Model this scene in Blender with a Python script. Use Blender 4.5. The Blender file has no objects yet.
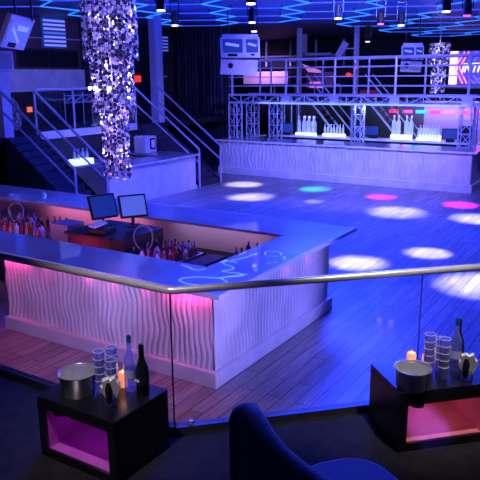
import bpy, math, random
from mathutils import Vector, Matrix
random.seed(7)
C = bpy.context.scene.collection
SC = bpy.context.scene
PI = math.pi

# ------------------------------------------------------------------ camera, world, lights, exposure
cam = bpy.data.objects.new('camera', bpy.data.cameras.new('camera'))
C.objects.link(cam)
cam.data.sensor_width = 36; cam.data.lens = 658.0/480*36; cam.data.clip_end = 200
cam.matrix_world = (Matrix.Translation((0, 0, 3.7)) @ Matrix.Rotation(math.radians(32.45), 4, 'Z')
                    @ Matrix.Rotation(math.radians(90-13.935), 4, 'X') @ Matrix.Rotation(math.radians(-0.497), 4, 'Z'))
SC.camera = cam
SC.view_settings.view_transform = 'Standard'
SC.view_settings.look = 'None'
SC.view_settings.exposure = 0.0
SC.view_settings.gamma = 1
SC.view_settings.use_curve_mapping = False

world = bpy.data.worlds.new('world'); SC.world = world; world.use_nodes = True
bg = world.node_tree.nodes['Background']
bg.inputs[0].default_value = (0.05, 0.06, 0.5, 1); bg.inputs[1].default_value = 0.05

def aim(o, loc, target):
    o.location = loc
    o.rotation_euler = (Vector(target)-Vector(loc)).to_track_quat('-Z', 'Y').to_euler()
def spot(loc, target, power, col, ang, blend=0.3, rad=0.05):
    l = bpy.data.lights.new('stage_or_fill_spot', 'SPOT'); l.energy = power; l.color = col  # shared by stage beams and by added fill spots without fixtures
    l.spot_size = math.radians(ang); l.spot_blend = blend; l.shadow_soft_size = rad
    o = bpy.data.objects.new('stage_or_fill_spot', l); C.objects.link(o); aim(o, loc, target); return o
def area(loc, target, power, col, sx, sy):
    l = bpy.data.lights.new('flood_or_fill_light', 'AREA'); l.energy = power; l.color = col  # shared by ceiling floods and by added fill panels without fixtures
    l.shape = 'RECTANGLE'; l.size = sx; l.size_y = sy
    o = bpy.data.objects.new('flood_or_fill_light', l); C.objects.link(o); aim(o, loc, target); return o

BLUE = (0.018, 0.045, 1.0)
LAV = (0.30, 0.22, 1.0)
# blue floods under the ceiling over the dance floor
area((-7.5, 17.0, 5.05), (-5.0, 10.0, 0), 1300, BLUE, 3.0, 1.5)
area((-6.0, 15.0, 5.0), (-6.0, 15.0, 0), 900, BLUE, 9.0, 7.0)
spot((-5.0, 15.0, 5.0), (-1.6, 7.5, 0), 1250, BLUE, 60, 0.8, 0.3)
spot((-9.0, 12.5, 5.6), (-8.0, 7.8, 1.0), 1700, BLUE, 80, 0.8, 0.3)
spot((-10.0, 15.0, 5.6), (-14.5, 15.5, 1.0), 700, BLUE, 90, 0.8, 0.3)
# lavender washes on the bar fronts
spot((-4.5, 15.5, 5.0), (-9.6, 21.6, 0.9), 2300, LAV, 80, 0.6, 0.15)
spot((-9.5, 13.5, 5.0), (-13.2, 16.0, 0.8), 700, LAV, 60, 0.7, 0.15)
spot((1.5, 11.0, 2.4), (-4.2, 7.6, 0.8), 2600, (0.22, 0.2, 1.0), 30, 0.8, 0.1)  # this and the next two: low unseen spots added to light the island front
spot((-1.9, 5.0, 1.5), (-5.6, 6.1, 0.8), 280, (0.45, 0.33, 1.0), 58, 1.0, 0.04)
spot((-4.9, 4.5, 1.4), (-7.0, 6.1, 1.05), 100, (0.47, 0.34, 1.0), 100, 1.0, 0.04)
area((-6.2, 3.65, 1.2), (-6.2, 6.1, 1.3), 18, (0.52, 0.33, 0.95), 4.6, 0.06)  # unseen strip added along the kerb to brighten the near bar front
spot((-4.6, 4.2, 2.8), (-6.0, 4.6, 0), 34, (1.0, 0.03, 0.12), 90, 1.0, 0.2)  # this spot and the next: added red wash on the near-left floor
spot((-6.6, 4.2, 2.8), (-7.4, 4.6, 0), 26, (1.0, 0.03, 0.12), 90, 1.0, 0.2)
# catwalk and mezzanine
spot((-5.6, 13.6, 5.75), (-9.5, 22.7, 3.4), 6500, (0.13, 0.15, 1.0), 60, 0.6, 0.3)
spot((-10.0, 13.0, 5.6), (-18.5, 17.0, 3.4), 1600, (0.2, 0.18, 1.0), 55, 0.7, 0.3)
area((-9.5, 22.5, 2.6), (-9.5, 25.5, 1.2), 60, (0.1, 0.15, 1.0), 8, 0.3)
# VIP platform: added fill spots with no fixture of their own
spot((-3.0, 9.0, 5.6), (-2.3, 3.0, 1.6), 120, (0.03, 0.06, 1.0), 50, 0.8, 0.3)
spot((-2.6, 1.3, 5.75), (-3.1, 3.15, 1.8), 420, (0.95, 0.8, 0.9), 34, 1.0, 0.12)
area((-9.0, 20.0, 4.4), (-9.0, 20.0, 5.9), 560, (0.01, 0.05, 1.0), 12, 10)  # unseen upward panel added to tint the ceiling blue
area((-9.8, 24.2, 2.5), (-9.8, 25.1, 1.6), 70, (0.45, 0.5, 1.0), 6, 0.2)  # unseen panel added to brighten the bottles on the back counter
spot((-0.3, 3.6, 5.75), (-1.35, 4.7, 1.9), 560, (0.95, 0.87, 0.82), 34, 1.0, 0.12)
spot((-3.6, 7.5, 5.6), (-1.3, 2.75, 1.7), 320, (0.05, 0.09, 1.0), 16, 0.8, 0.15)

# ------------------------------------------------------------------ materials
def mat(name, col, rough=0.5, metal=0.0, emit=None, es=0.0, coat=0.0, trans=0.0, spec=0.5, alpha=1.0):
    m = bpy.data.materials.new(name); m.use_nodes = True
    b = m.node_tree.nodes['Principled BSDF']
    b.inputs['Base Color'].default_value = (*col, 1); b.inputs['Roughness'].default_value = rough
    b.inputs['Metallic'].default_value = metal; b.inputs['Specular IOR Level'].default_value = spec
    b.inputs['Coat Weight'].default_value = coat; b.inputs['Coat Roughness'].default_value = 0.04
    b.inputs['Transmission Weight'].default_value = trans
    if emit: b.inputs['Emission Color'].default_value = (*emit, 1); b.inputs['Emission Strength'].default_value = es
    return m
def nodes(m): return m.node_tree.nodes, m.node_tree.links, m.node_tree.nodes['Principled BSDF']
def noisy(m, c1, c2, scale=3.0, detail=4, bump=0.0, bscale=None, stretch=(1, 1, 1), rough=None):
    n, l, b = nodes(m)
    tc = n.new('ShaderNodeTexCoord'); mp = n.new('ShaderNodeMapping'); mp.inputs['Scale'].default_value = stretch
    nz = n.new('ShaderNodeTexNoise'); nz.inputs['Scale'].default_value = scale; nz.inputs['Detail'].default_value = detail
    r = n.new('ShaderNodeValToRGB'); r.color_ramp.elements[0].position = 0.35; r.color_ramp.elements[1].position = 0.65
    r.color_ramp.elements[0].color = (*c1, 1); r.color_ramp.elements[1].color = (*c2, 1)
    l.new(tc.outputs['Object'], mp.inputs[0]); l.new(mp.outputs[0], nz.inputs['Vector'])
    l.new(nz.outputs['Fac'], r.inputs[0]); l.new(r.outputs[0], b.inputs['Base Color'])
    if bump:
        n2 = n.new('ShaderNodeTexNoise'); n2.inputs['Scale'].default_value = bscale or scale*4
        bp = n.new('ShaderNodeBump'); bp.inputs['Strength'].default_value = bump; bp.inputs['Distance'].default_value = 0.02
        l.new(mp.outputs[0], n2.inputs['Vector']); l.new(n2.outputs['Fac'], bp.inputs['Height'])
        l.new(bp.outputs[0], b.inputs['Normal']); l.new(bp.outputs[0], b.inputs['Coat Normal'])
    return m
def glassy(name, tint=(0.9, 0.93, 1.0), refl=(0.8, 0.85, 1.0), base=0.04, rough=0.02, diff=0.0, dcol=(0.8, 0.8, 1), fr=0.7):
    m = bpy.data.materials.new(name); m.use_nodes = True; n, l = m.node_tree.nodes, m.node_tree.links
    n.clear(); out = n.new('ShaderNodeOutputMaterial'); tr = n.new('ShaderNodeBsdfTransparent'); tr.inputs[0].default_value = (*tint, 1)
    g = n.new('ShaderNodeBsdfGlossy'); g.inputs[0].default_value = (*refl, 1); g.inputs['Roughness'].default_value = rough
    lw = n.new('ShaderNodeLayerWeight'); lw.inputs[0].default_value = 0.25
    ma = n.new('ShaderNodeMath'); ma.operation = 'MULTIPLY_ADD'; ma.inputs[1].default_value = fr; ma.inputs[2].default_value = base
    ma.use_clamp = True
    mx = n.new('ShaderNodeMixShader'); l.new(lw.outputs['Fresnel'], ma.inputs[0]); l.new(ma.outputs[0], mx.inputs[0])
    l.new(tr.outputs[0], mx.inputs[1]); l.new(g.outputs[0], mx.inputs[2])
    last = mx
    if diff:
        d = n.new('ShaderNodeBsdfTranslucent'); d.inputs[0].default_value = (*dcol, 1)
        d2 = n.new('ShaderNodeBsdfDiffuse'); d2.inputs[0].default_value = (*dcol, 1)
        a = n.new('ShaderNodeMixShader'); a.inputs[0].default_value = 0.5
        l.new(d.outputs[0], a.inputs[1]); l.new(d2.outputs[0], a.inputs[2])
        mx2 = n.new('ShaderNodeMixShader'); mx2.inputs[0].default_value = diff
        l.new(mx.outputs[0], mx2.inputs[1]); l.new(a.outputs[0], mx2.inputs[2]); last = mx2
    l.new(last.outputs[0], out.inputs[0]); return m

# plank dance floor: boards run along world y
M_floor = mat('grey_planks', (0.3, 0.3, 0.3), 0.38)
def plank():
    n, l, b = nodes(M_floor)
    tc = n.new('ShaderNodeTexCoord'); mp = n.new('ShaderNodeMapping'); mp.inputs['Rotation'].default_value = (0, 0, PI/2)
    br = n.new('ShaderNodeTexBrick'); br.offset = 0.37; br.offset_frequency = 2
    br.inputs['Scale'].default_value = 1.0; br.inputs['Brick Width'].default_value = 1.25; br.inputs['Row Height'].default_value = 0.19
    br.inputs['Mortar Size'].default_value = 0.007; br.inputs['Mortar Smooth'].default_value = 0.2
    br.inputs['Color1'].default_value = (0.42, 0.40, 0.40, 1); br.inputs['Color2'].default_value = (0.25, 0.24, 0.25, 1)
    br.inputs['Mortar'].default_value = (0.03, 0.03, 0.04, 1)
    mp2 = n.new('ShaderNodeMapping'); mp2.inputs['Scale'].default_value = (14, 0.9, 1)
    nz = n.new('ShaderNodeTexNoise'); nz.inputs['Scale'].default_value = 2.0; nz.inputs['Detail'].default_value = 6
    mx = n.new('ShaderNodeMix'); mx.data_type = 'RGBA'; mx.blend_type = 'MULTIPLY'; mx.inputs[0].default_value = 0.75
    rr = n.new('ShaderNodeValToRGB'); rr.color_ramp.elements[0].position = 0.3; rr.color_ramp.elements[1].position = 0.62
    rr.color_ramp.elements[0].color = (0.35, 0.35, 0.35, 1); rr.color_ramp.elements[1].color = (1, 1, 1, 1)
    l.new(tc.outputs['Object'], mp.inputs[0]); l.new(mp.outputs[0], br.inputs['Vector'])
    l.new(tc.outputs['Object'], mp2.inputs[0]); l.new(mp2.outputs[0], nz.inputs['Vector']); l.new(nz.outputs['Fac'], rr.inputs[0])
    l.new(br.outputs['Color'], mx.inputs[6]); l.new(rr.outputs[0], mx.inputs[7]); l.new(mx.outputs[2], b.inputs['Base Color'])
    mr = n.new('ShaderNodeMapRange'); mr.inputs['To Min'].default_value = 0.28; mr.inputs['To Max'].default_value = 0.5
    l.new(nz.outputs['Fac'], mr.inputs[0]); l.new(mr.outputs[0], b.inputs['Roughness'])
    bp = n.new('ShaderNodeBump'); bp.inputs['Strength'].default_value = 0.35; bp.inputs['Distance'].default_value = 0.01
    l.new(br.outputs['Fac'], bp.inputs['Height']); bp.invert = True; l.new(bp.outputs[0], b.inputs['Normal'])
plank()
M_carpet = noisy(mat('dark_carpet', (0.02, 0.02, 0.025), 0.95), (0.005, 0.005, 0.009), (0.014, 0.014, 0.022), 9, 6, 0.4, 90)
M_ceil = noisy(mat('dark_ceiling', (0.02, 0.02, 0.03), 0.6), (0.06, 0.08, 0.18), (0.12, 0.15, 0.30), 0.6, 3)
M_wall = noisy(mat('navy_wall', (0.02, 0.02, 0.03), 0.8), (0.012, 0.012, 0.02), (0.03, 0.03, 0.045), 0.7, 3)
M_kerb = mat('black_kerb', (0.02, 0.02, 0.025), 0.35)
M_white = noisy(mat('white_panel', (0.7, 0.7, 0.7), 0.45), (0.62, 0.62, 0.63), (0.76, 0.76, 0.75), 2.5, 3)
M_counter = noisy(mat('gloss_counter', (0.5, 0.5, 0.55), 0.3, coat=1.0), (0.36, 0.38, 0.43), (0.5, 0.51, 0.55), 1.6, 5, 0.05, 3.0)
M_counter.node_tree.nodes['Principled BSDF'].inputs['Coat IOR'].default_value = 1.9
M_edge = mat('pale_edge', (0.75, 0.75, 0.78), 0.3)
M_steel = mat('brushed_steel', (0.78, 0.78, 0.76), 0.24, 0.7)
M_rail = mat('satin_rail', (0.85, 0.85, 0.85), 0.28, 0.35)
M_paint = mat('painted_metal', (0.46, 0.52, 0.68), 0.35, 0.2)
M_darkmetal = mat('dark_metal', (0.03, 0.03, 0.035), 0.35, 0.4)
M_black = mat('black_plastic', (0.012, 0.012, 0.015), 0.6, spec=0.25)
M_blackgloss = noisy(mat('black_laminate', (0.02, 0.02, 0.03), 0.25), (0.006, 0.006, 0.01), (0.016, 0.016, 0.022), 5, 4)
M_stair = mat('dark_step', (0.025, 0.028, 0.05), 0.7)
M_glass = glassy('railing_glass', (0.965, 0.975, 1.0), base=0.014, fr=0.25)
M_tumbler = glassy('tumbler_glass', (0.86, 0.88, 1.0), base=0.14, diff=0.26, dcol=(0.75, 0.78, 1.0))
M_clear = glassy('bottle_glass', (0.8, 0.84, 1.0), base=0.10, diff=0.25, dcol=(0.55, 0.6, 0.95))
M_darkglass = mat('dark_green_glass', (0.008, 0.012, 0.01), 0.12)
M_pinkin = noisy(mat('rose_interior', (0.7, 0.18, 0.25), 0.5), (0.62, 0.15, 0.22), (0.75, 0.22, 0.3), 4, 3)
M_velvet = mat('blue_velvet', (0.10, 0.13, 0.26), 0.75); M_velvet.node_tree.nodes['Principled BSDF'].inputs['Sheen Weight'].default_value = 0.6
M_piping = mat('pale_piping', (0.25, 0.25, 0.38), 0.6)
M_candle = mat('wax_candle', (0.9, 0.5, 0.25), 0.5, emit=(1.0, 0.30, 0.12), es=0.9)
M_flame = mat('flame', (1, 0.7, 0.3), 0.5, emit=(1.0, 0.55, 0.2), es=1.6)
M_teal = mat('teal_cap', (0.01, 0.12, 0.3), 0.3)
M_foil = mat('dark_foil', (0.02, 0.02, 0.025), 0.3, 0.5)
M_paper = mat('white_paper', (0.9, 0.9, 0.9), 0.7)
M_led2 = mat('led_tube_dim', (0.1, 0.2, 1), 0.4, emit=(0.03, 0.09, 1.0), es=1.1)
M_led = mat('led_tube', (0.1, 0.3, 1), 0.4, emit=(0.015, 0.15, 1.0), es=2.2)
M_lens = mat('warm_lens', (1, 1, 1), 0.4, emit=(1.0, 0.82, 0.62), es=3.0)
M_lensm = mat('magenta_lens', (1, 0.2, 0.6), 0.4, emit=(1.0, 0.08, 0.5), es=1.5)
M_glow = mat('backlit_acrylic', (0.9, 0.95, 1), 0.4, emit=(0.6, 0.75, 1.0), es=1.3)
M_cr1 = mat('mirror_crystal', (0.85, 0.85, 0.95), 0.12, 1.0)
M_cr2 = mat('pale_crystal', (0.8, 0.78, 0.9), 0.35)
M_cr3 = mat('smoky_crystal', (0.05, 0.05, 0.09), 0.2)
M_screenB = mat('blue_screen', (0.01, 0.02, 0.06), 0.5, emit=(0.01, 0.05, 0.6), es=0.45)
M_screenP = mat('pale_screen', (0.02, 0.03, 0.08), 0.5, emit=(0.10, 0.16, 0.95), es=0.75)
M_pic = mat('screen_highlight', (0.3, 0.3, 0.6), 0.3, emit=(0.25, 0.28, 1.0), es=0.8)
M_red = mat('red_lamp', (1, 0.05, 0.02), 0.4, emit=(1.0, 0.03, 0.03), es=1.2)
M_orange = mat('orange_lamp', (1, 0.3, 0.1), 0.4, emit=(1.0, 0.18, 0.08), es=0.9)
M_wood = noisy(mat('maroon_cabinet', (0.06, 0.02, 0.03), 0.75, spec=0.15), (0.045, 0.015, 0.02), (0.09, 0.03, 0.045), 3, 4)
M_grey = mat('grey_steel_box', (0.22, 0.20, 0.24), 0.4, 0.3)

# ------------------------------------------------------------------ mesh helpers
class MB:
    def __init__(s): s.v = []; s.f = []; s.m = []
    def add(s, vs, fs, mi=0):
        k = len(s.v); s.v += [tuple(p) for p in vs]; s.f += [tuple(i+k for i in f) for f in fs]; s.m += [mi]*len(fs); return s
    def box(s, x0, x1, y0, y1, z0, z1, mi=0):
        return s.add([(x0,y0,z0),(x1,y0,z0),(x1,y1,z0),(x0,y1,z0),(x0,y0,z1),(x1,y0,z1),(x1,y1,z1),(x0,y1,z1)],
                     [(0,3,2,1),(4,5,6,7),(0,1,5,4),(1,2,6,5),(2,3,7,6),(3,0,4,7)], mi)
    def obox(s, M, sx, sy, sz, mi=0):   # oriented box centred on matrix M
        vs = [M @ Vector((a*sx/2, b*sy/2, c*sz/2)) for c in (-1, 1) for a, b in ((-1,-1),(1,-1),(1,1),(-1,1))]
        return s.add(vs, [(0,3,2,1),(4,5,6,7),(0,1,5,4),(1,2,6,5),(2,3,7,6),(3,0,4,7)], mi)
    def cyl(s, p0, p1, r0, r1=None, n=12, mi=0, caps=True):
        p0, p1 = Vector(p0), Vector(p1); r1 = r0 if r1 is None else r1
        d = (p1-p0).normalized(); a = d.orthogonal().normalized(); b = d.cross(a)
        vs = []
        for p, r in ((p0, r0), (p1, r1)):
            for i in range(n):
                t = 2*PI*i/n; vs.append(p + (a*math.cos(t)+b*math.sin(t))*r)
        fs = [(i, (i+1) % n, n+(i+1) % n, n+i) for i in range(n)]
        if caps: fs += [tuple(range(n-1, -1, -1)), tuple(range(n, 2*n))]
        return s.add(vs, fs, mi)
    def lathe(s, prof, c=(0, 0, 0), n=20, mi=0, closed=True):
        vs = []; m = len(prof)
        for r, z in prof:
            for i in range(n):
                t = 2*PI*i/n; vs.append((c[0]+r*math.cos(t), c[1]+r*math.sin(t), c[2]+z))
        fs = [(j*n+i, j*n+(i+1) % n, (j+1)*n+(i+1) % n, (j+1)*n+i) for j in range(m-1) for i in range(n)]
        if closed: fs += [tuple(range(n-1, -1, -1)), tuple(range((m-1)*n, m*n))]
        return s.add(vs, fs, mi)
    def prism(s, poly, z0, z1, mi=0):
        n = len(poly)
        vs = [(x, y, z0) for x, y in poly]+[(x, y, z1) for x, y in poly]
        fs = [tuple(range(n-1, -1, -1)), tuple(range(n, 2*n))]+[(i, (i+1) % n, n+(i+1) % n, n+i) for i in range(n)]
        return s.add(vs, fs, mi)
    def tube(s, pts, r, n=8, mi=0):
        pts = [Vector(p) for p in pts]; m = len(pts); vs = []
        d = (pts[1]-pts[0]).normalized(); a = d.orthogonal().normalized()
        for k, p in enumerate(pts):
            q = (pts[min(k+1, m-1)]-pts[max(k-1, 0)]).normalized()
            a = (a-q*a.dot(q)).normalized(); b = q.cross(a)
            for i in range(n):
                t = 2*PI*i/n; vs.append(p+(a*math.cos(t)+b*math.sin(t))*r)
        fs = [(k*n+i, k*n+(i+1) % n, (k+1)*n+(i+1) % n, (k+1)*n+i) for k in range(m-1) for i in range(n)]
        fs += [tuple(range(n-1, -1, -1)), tuple(range((m-1)*n, m*n))]
        return s.add(vs, fs, mi)
    def build(s, name, mats, parent=None, origin=None, smooth=False, bevel=0, world=False):
        if parent is not None and world: origin = parent.location
        if origin is not None:
            ox, oy, oz = origin; s.v = [(x-ox, y-oy, z-oz) for x, y, z in s.v]
        me = bpy.data.meshes.new(name); me.from_pydata(s.v, [], s.f)
        if not isinstance(mats, (list, tuple)): mats = [mats]
        for m in mats: me.materials.append(m)
        if len(mats) > 1: me.polygons.foreach_set('material_index', s.m)
        if smooth: me.polygons.foreach_set('use_smooth', [True]*len(me.polygons))
        me.update()
        o = bpy.data.objects.new(name, me); C.objects.link(o)
        if origin is not None and parent is None: o.location = origin
        if parent is not None: o.parent = parent
        if bevel:
            b = o.modifiers.new('bevel', 'BEVEL'); b.width = bevel; b.segments = 2; b.limit_method = 'ANGLE'
        if smooth:
            try: me.set_sharp_from_angle(angle=math.radians(40))
            except Exception: pass
        return o
def tag(o, label, cat, group=None, kind=None):
    o['label'] = label; o['category'] = cat
    if group: o['group'] = group
    if kind: o['kind'] = kind
    return o
def thing(name, label, cat, loc=(0, 0, 0), rz=0, group=None):
    o = bpy.data.objects.new(name, None); C.objects.link(o); o.empty_display_size = 0.1
    o.location = loc; o.rotation_euler = (0, 0, rz); return tag(o, label, cat, group)
def struct(o): o['kind'] = 'structure'; return o
def dup(root, loc, rz=0, label=None, group=None, scale=None):
    r = root.copy(); C.objects.link(r); r.location = loc; r.rotation_euler = (0, 0, rz)
    if scale: r.scale = (scale*0.74, scale*0.74, scale)
    if label: r['label'] = label
    if group: r['group'] = group
    for ch in list(root.children):
        c = ch.copy(); C.objects.link(c); c.parent = r
        for g in list(ch.children):
            d = g.copy(); C.objects.link(d); d.parent = c
    return r
class First:    # places the prototype itself the first time, copies afterwards
    def __init__(s, o): s.o = o; s.used = False
    def put(s, loc, rz=0, label=None, group=None, scale=None):
        if not s.used:
            s.used = True; o = s.o; o.location = loc; o.rotation_euler = (0, 0, rz)
            if scale: o.scale = (scale*0.74, scale*0.74, scale)
            if label: o['label'] = label
            if group: o['group'] = group
            return o
        return dup(s.o, loc, rz, label, group, scale)

# ------------------------------------------------------------------ the room shell
ZC = 5.9; ZP = 1.15; ZM = 2.05
struct(MB().box(-30, 5, -4, 40, -0.2, 0).build('floor', M_floor))
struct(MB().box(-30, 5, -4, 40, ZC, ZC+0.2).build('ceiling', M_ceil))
struct(MB().box(-30, 5, 40, 40.2, 0, ZC).build('wall_back', M_wall))
struct(MB().box(5, 5.2, -4, 40, 0, ZC).build('wall_right', M_wall))
struct(MB().box(-30.2, -30, -4, 40, 0, ZC).build('wall_left', M_wall))
struct(MB().box(-30, 5, -4.2, -4, 0, ZC).build('wall_front', M_wall))
# VIP platform with a 45 degree edge on the right
plat = [(-10, -4), (4.9, -4), (4.9, 11.21), (-2.80, 3.51), (-10, 3.51)]
struct(MB().prism(plat, 0, ZP-0.02).build('trim_1', M_kerb))
struct(MB().prism([(-10, -4), (4.9, -4), (4.9, 11.0), (-2.72, 3.38), (-10, 3.38)], ZP-0.02, ZP).build('floor_platform', M_carpet))
def kerb(p, q, name):
    d = (Vector(q)-Vector(p)).normalized(); n = Vector((d.y, -d.x)) * 0.035
    poly = [(p[0]+n.x, p[1]+n.y), (q[0]+n.x, q[1]+n.y), (q[0]-n.x, q[1]-n.y), (p[0]-n.x, p[1]-n.y)]
    struct(MB().prism(poly, ZP-0.02, ZP+0.03).build(name, M_steelblue))
M_steelblue = mat('kerb_channel', (0.05, 0.055, 0.08), 0.4, 0.3)
kerb((-9.9, 3.47), (-2.79, 3.47), 'trim_2'); kerb((-2.79, 3.47), (4.8, 11.06), 'trim_3')
# mezzanine slab behind the stairs
struct(MB().box(-29.9, -15.9, 8, 39.9, ZM-0.18, ZM).build('floor_mezzanine', M_carpet))
struct(MB().box(-16.0, -15.96, 13.75, 18.16, 0, ZM-0.18).build('wall_mezzanine', M_wall))
struct(MB().box(-15.96, -15.86, 13.75, 18.16, ZM-0.16, ZM+0.07).build('trim_4', M_white))
# mezzanine back wall with windows over a pale dado band
struct(MB().box(-20.1, -19.5, 11, 19.3, ZM, 3.24).build('wall_booth', M_wall))
struct(MB().box(-20.1, -19.5, 19.3, 25.5, ZM, ZC).build('wall_booth_far', M_wall))
struct(MB().box(-20.1, -19.45, 11, 19.3, 3.24, 4.02).build('wall_parapet', M_white))
w = struct(MB().box(-20.1, -19.6, 11, 19.3, 4.02, ZC).build('wall_window', mat('brown_wall', (0.10, 0.06, 0.08), 0.7)))
win = struct(MB().box(-19.62, -19.58, 16.2, 19.1, 4.1, 4.72).build('window_1', M_black))
f = MB()
for y in (16.2, 17.6, 19.1): f.box(-19.58, -19.54, y-0.03, y+0.03, 4.1, 4.75)
f.box(-19.58, -19.54, 16.2, 19.1, 4.7, 4.76); f.build('window_frame', M_darkmetal, win)
struct(MB().box(-19.6, -19.55, 11, 19.3, 5.12, 5.16).build('trim_5', M_paint))
# pillars
struct(MB().box(-16.1, -15.84, 12.44, 12.76, ZM, 3.9).build('wall_pillar_near', M_white))
struct(MB().box(-16.25, -15.95, 19.45, 19.85, ZM, ZC).build('wall_pillar_far', M_paint))
struct(MB().box(-19.6, -19.3, 24.1, 24.3, 3.7, 3.78).build('trim_6', M_paint))

# pale ledge box over the near pillar
t = thing('wall_speaker', 'pale boxy speaker cabinet on top of the near newel pillar', 'speaker', (-15.9, 12.5, 3.9))
MB().box(-16.25, -15.75, 12.0, 12.9, 3.9, 4.45).build('cabinet', M_white, t, world=True, bevel=0.02)
MB().box(-15.75, -15.73, 12.08, 12.82, 3.96, 4.39).build('grille', mat('pale_grille', (0.4, 0.4, 0.45), 0.8), t, world=True)

# curtain between pillar and catwalk
cu = MB(); N = 90; zz = [0, ZC]
vs = []
for i in range(N+1):
    x = -19.2 + 2.95*i/N
    vs += [(x, 24.9+0.10*math.sin(i*1.05)+0.03*math.sin(i*2.7), 0.01), (x, 24.9+0.09*math.sin(i*1.05+0.2)+0.03*math.sin(i*2.7), ZC-0.02)]
cu.add(vs, [(2*i, 2*i+2, 2*i+3, 2*i+1) for i in range(N)])
o = cu.build('curtain', noisy(mat('navy_curtain', (0.03, 0.03, 0.08), 0.85), (0.02, 0.02, 0.05), (0.04, 0.04, 0.09), 1, 2), origin=(-18, 24.9, 0), smooth=True)
sm = o.modifiers.new('solid', 'SOLIDIFY'); sm.thickness = 0.01
tag(o, 'tall dark navy pleated curtain hanging between the white pillar and the catwalk', 'curtain')

# far wall panels, beyond the catwalk
struct(MB().box(-22.9, -19.7, 36.6, 37, 3.25, 4.0).build('wall_niche_band', mat('rosy_wall', (0.75, 0.6, 0.7), 0.6)))
area((-21.0, 35.6, 4.2), (-21.3, 36.8, 3.6), 55, (0.6, 0.3, 1.0), 2.5, 0.3)
t = struct(MB().box(-23.5, -16, 36.8, 37.2, 4.3, 5.8).build('window_2', M_black))
f = MB()
for x in (-23.5, -21.3, -19.6, -17.9, -16.1): f.box(x-0.05, x+0.05, 36.7, 36.8, 4.3, 5.8)
f.box(-23.5, -16, 36.7, 36.8, 4.85, 4.93); f.build('window_frame', M_paint, t)
struct(MB().box(-16.3, -9, 29.5, 29.8, 0, 2.6).build('wall_backbar', mat('backbar_wall', (0.12, 0.12, 0.11), 0.6)))
area((-7.2, 28.6, 2.4), (-7.2, 29.6, 1.4), 60, (0.38, 0.28, 1.0), 4.5, 0.3)
struct(MB().box(-9, -2, 29.5, 29.8, 0, 2.6).build('wall_backbar_right', mat('backbar_wall_pale', (0.6, 0.5, 0.7), 0.6)))

# ------------------------------------------------------------------ ceiling: LED honeycomb
hexl = thing('led_honeycomb_light', 'blue neon honeycomb lattice of tubes across the dark ceiling', 'ceiling light', (-8, 17, ZC-0.02))
A30 = math.radians(30); ax = Vector((math.cos(A30), math.sin(A30))); dx = Vector((-math.sin(A30), math.cos(A30)))
def hp(l, q): p = ax*l+dx*q; return (p.x, p.y, ZC-0.12)
tubes = []
for j in range(-4, 5):
    L, R = 0.45+2.4*j, 1.24+2.4*j
    for k in range(-4, 18):
        off = 0 if j % 2 == 0 else 1.385
        qr = 20.4+2.77*k+off; ql = qr+1.385
        tubes.append((hp(R, qr), hp(L, ql))); tubes.append((hp(L, ql), hp(R, qr+2.77)))
        tubes.append((hp(R, qr), hp(L+2.4, qr), 1))
def okp(p): return -17.8 < p[0] < 3.5 and 8 < p[1] < 39.5 and not (p[0] < -13 and p[1] > 24)
tubes = [t_ for t_ in tubes if okp(t_[0]) and okp(t_[1])]
tubes.sort(key=lambda t_: math.hypot(t_[0][0]+6, t_[0][1]-16))
def inv(t_):   # rough size in view, nearest the view axis first
    m = (Vector(t_[0])+Vector(t_[1]))/2; a = math.atan2(-m.x, m.y); return abs(a-math.radians(32.45))*40+abs(m.y-18)*0.3
tubes.sort(key=inv)
for t_ in tubes[:97]: MB().cyl(t_[0], t_[1], 0.013 if len(t_) > 2 else 0.018, n=6).build('light_tube', M_led2 if len(t_) > 2 else M_led, hexl, world=True)
r = MB()
for t_ in tubes[97:]: r.cyl(t_[0], t_[1], 0.015, n=6, mi=1 if len(t_) > 2 else 0)
r.build('light_tube', [M_led, M_led2], hexl, world=True)['kind'] = 'stuff'
cr = MB()
for p in sorted({t_[0] for t_ in tubes}): cr.cyl((p[0], p[1], ZC-0.12), (p[0], p[1], ZC), 0.02, n=6)
cr.build('hanger', M_darkmetal, hexl, world=True)['kind'] = 'stuff'

# stage cans under the ceiling, each aimed at one pool of light on the floor
def can(name, label, lens):
    t = thing(name, label, 'stage light')
    MB().lathe([(0.085, 0), (0.1, 0.0), (0.1, 0.24), (0.08, 0.33), (0.04, 0.36)], n=14).build('can_body', M_black, t, smooth=True)
    MB().cyl((0, 0, -0.03), (0, 0, 0.02), 0.088, n=18).build('lens', lens, t)
    MB().box(-0.13, -0.11, -0.02, 0.02, 0.15, 0.62).box(0.11, 0.13, -0.02, 0.02, 0.15, 0.62).box(-0.13, 0.13, -0.02, 0.02, 0.6, 0.64).cyl((0, 0, 0.62), (0, 0, 0.8), 0.015, n=6).build('yoke', M_darkmetal, t)
    return t
FW = First(can('stage_can', '', M_lens)); FM = First(can('stage_can', '', M_lensm))
W_ = (1.0, 0.92, 1.0); CY = (0.02, 0.75, 1.0); MG = (1.0, 0.02, 0.55)
cans = [
 (-11.27, 18.66, 'white-lensed stage can over the far dance floor beside the left twin monitor'),
 (-11.69, 15.14, 'white-lensed stage can hanging beside the top of the far pale pillar'),
 (-9.48, 15.6, 'upper of two stage cans by the twin monitor, lit white'),
 (-7.15, 15.89, 'white-lensed stage can high in the middle of the ceiling, right of the zigzag tubes'),
 (-6.67, 19.19, 'white-lensed stage can over the right half of the catwalk'),
 (-4.43, 15.72, 'white-lensed stage can at the top right above the LED sign'),
 (-7.1, 11.64, 'nearest white-lensed stage can at the top edge, centre of the ceiling'),
 (-9.36, 11.65, 'dim stage can hanging right of the big crystal chandelier')]
for fx, fy, lb in cans: FW.put((fx, fy, 5.1), 0.3, lb)
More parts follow.
